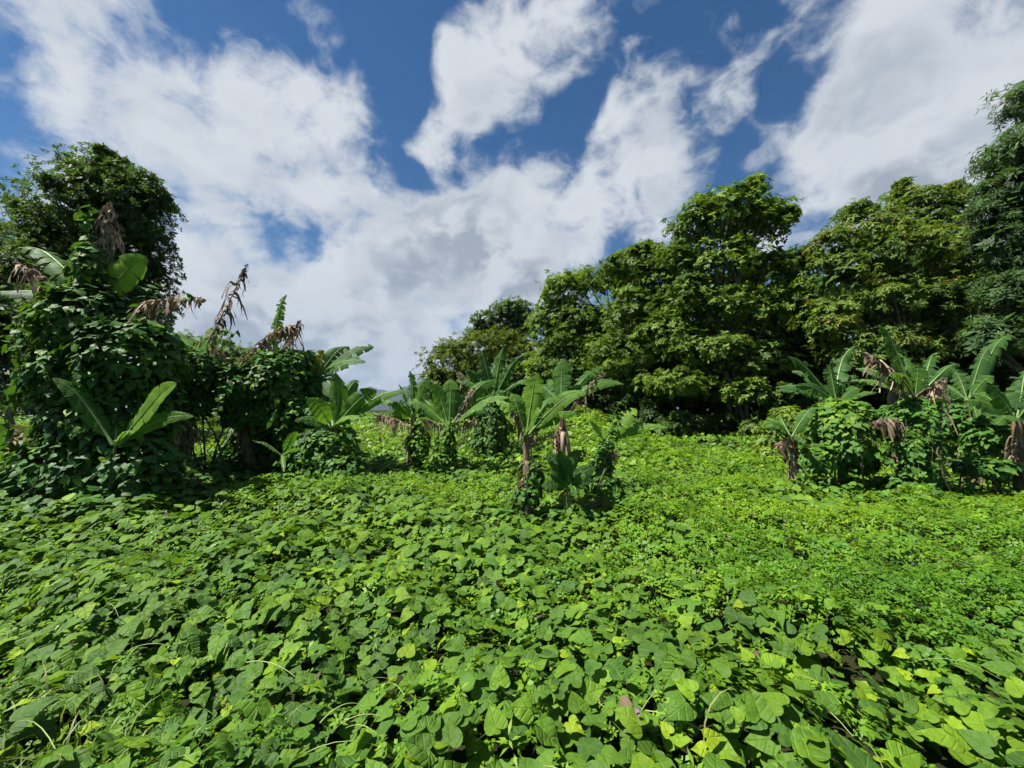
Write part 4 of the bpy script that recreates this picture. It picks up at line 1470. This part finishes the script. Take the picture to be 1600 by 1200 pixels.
def grass(x, y, hgt):
    k = len(x)
    z = gz(x, y) + canopy(x, y) - .12
    for i in range(k):
        a = rng.uniform(0, 6.283)
        b0 = np.array([x[i], y[i], z[i]])
        L = hgt * rng.uniform(.6, 1.3)
        out = np.array([math.cos(a), math.sin(a), 0])
        q = bez(b0, b0 + np.array([0, 0, L * .8]), b0 + out * L * .6 + np.array([0, 0, L * rng.uniform(.4, .9)]), 5)
        sd = np.array([-out[1], out[0], 0])
        ww = np.array([.8, 1, .8, .5, .08]) * rng.uniform(.003, .006)
        V = np.empty((10, 3))
        V[0::2] = q - sd * ww[:, None]
        V[1::2] = q + sd * ww[:, None]
        bag.add(V, [[2 * j, 2 * j + 1, 2 * j + 3, 2 * j + 2] for j in range(4)], None, rng.uniform(.1, 1))


x, y = rng.normal(-2.3, .45, 420), rng.normal(1.75, .35, 420)
m = y > .8
grass(x[m], y[m], .22)
x, y = scatter(1.2, 7, 9)
grass(x, y, .22)
x, y = rng.uniform(4.5, 8, 160), rng.uniform(4, 6.5, 160)
grass(x, y, .25)
bag.part('grass_blades', M['grass'], carpet, True, 'stuff')

# runners arching out of the carpet
bag = Bag()
for (px, py, d, qx, qy, dq) in ((385, 1035, 2.25, 462, 1058, 2.15), (985, 1110, 2.0, 1110, 1150, 1.9), (900, 1080, 2.2, 975, 1140, 2.0),
                                (500, 1130, 2.0, 560, 1100, 2.1), (1180, 690, 10, 1200, 720, 9.5)):
    a, b = P(px, py, d), P(qx, qy, dq)
    bag.tube(bez(a, (a + b) / 2 + np.array([0, 0, .07]), b, 10), np.linspace(.0035, .002, 10), 5, .8)
for i in range(90):
    y0 = rng.uniform(1.4, 6)
    x0 = rng.uniform(-1.2, 1.2) * y0
    a = np.array([x0, y0, gz(x0, y0) + canopy(x0, y0) - .05])
    th = rng.uniform(0, 6.28)
    L = rng.uniform(.15, .5)
    b = a + np.array([math.cos(th) * L, math.sin(th) * L, rng.uniform(-.02, .06)])
    bag.tube(bez(a, (a + b) / 2 + np.array([0, 0, L * .35]), b, 8), np.linspace(.003, .0015, 8), 4, rng.random())
bag.part('runners', M['green_stem'], carpet, True, 'stuff')

# a few small purple flowers
FLV = []
FLQ = []
for i in range(6):
    a = i / 6 * 6.283
    kq = kite(np.zeros(3), np.array([math.cos(a), math.sin(a), .5]), (0, 0, 1), 1, .7)
    FLQ.append([len(FLV) + j for j in range(4)])
    FLV += list(kq)
flower = mesh_from('flower', FLV, FLQ, np.zeros((len(FLV), 2)), np.full(len(FLV), .5), M['petal'])
for (px, py) in ((352, 748), (330, 762), (714, 757), (990, 1098), (985, 1092), (1290, 790), (560, 820)):
    d = 1.42 * F / max(60, py - 640)
    bx = (px - 800) / F * d
    o = link('flower', flower, carpet)
    o.location = (bx, d - 6, float(gz(bx, d) + canopy(bx, d) + .05))
    o.scale = (.014,) * 3
    o.rotation_euler = (rng.uniform(.2, .9), 0, rng.uniform(0, 6))

# ------------------------------------------------------------------ the air
hv = np.array([(x, y, z) for z in (-3.0, 420.0) for (x, y) in ((-4200, -60), (4200, -60), (4200, 4700), (-4200, 4700))])
hq = [[0, 3, 2, 1], [4, 5, 6, 7], [0, 1, 5, 4], [1, 2, 6, 5], [2, 3, 7, 6], [3, 0, 4, 7]]
hm = bpy.data.materials.new('haze')
hm.use_nodes = True
hm.node_tree.nodes.clear()
ho = hm.node_tree.nodes.new('ShaderNodeOutputMaterial')
hp = hm.node_tree.nodes.new('ShaderNodeVolumePrincipled')
hp.inputs['Color'].default_value = (0.62, 0.76, 1.0, 1)
hp.inputs['Density'].default_value = 0.00008
hp.inputs['Anisotropy'].default_value = 0.1
hm.node_tree.links.new(hp.outputs[0], ho.inputs['Volume'])
hz = link('haze', mesh_from('haze', hv, hq, mat=hm))
hz['kind'] = 'stuff'
hz['label'] = 'thin blue haze in front of the mountain'
hz['category'] = 'haze'
0 and print('TRIS', sum(len(o.data.loop_triangles) if not o.data.calc_loop_triangles() else 0 for o in bpy.data.objects if o.type == 'MESH'))
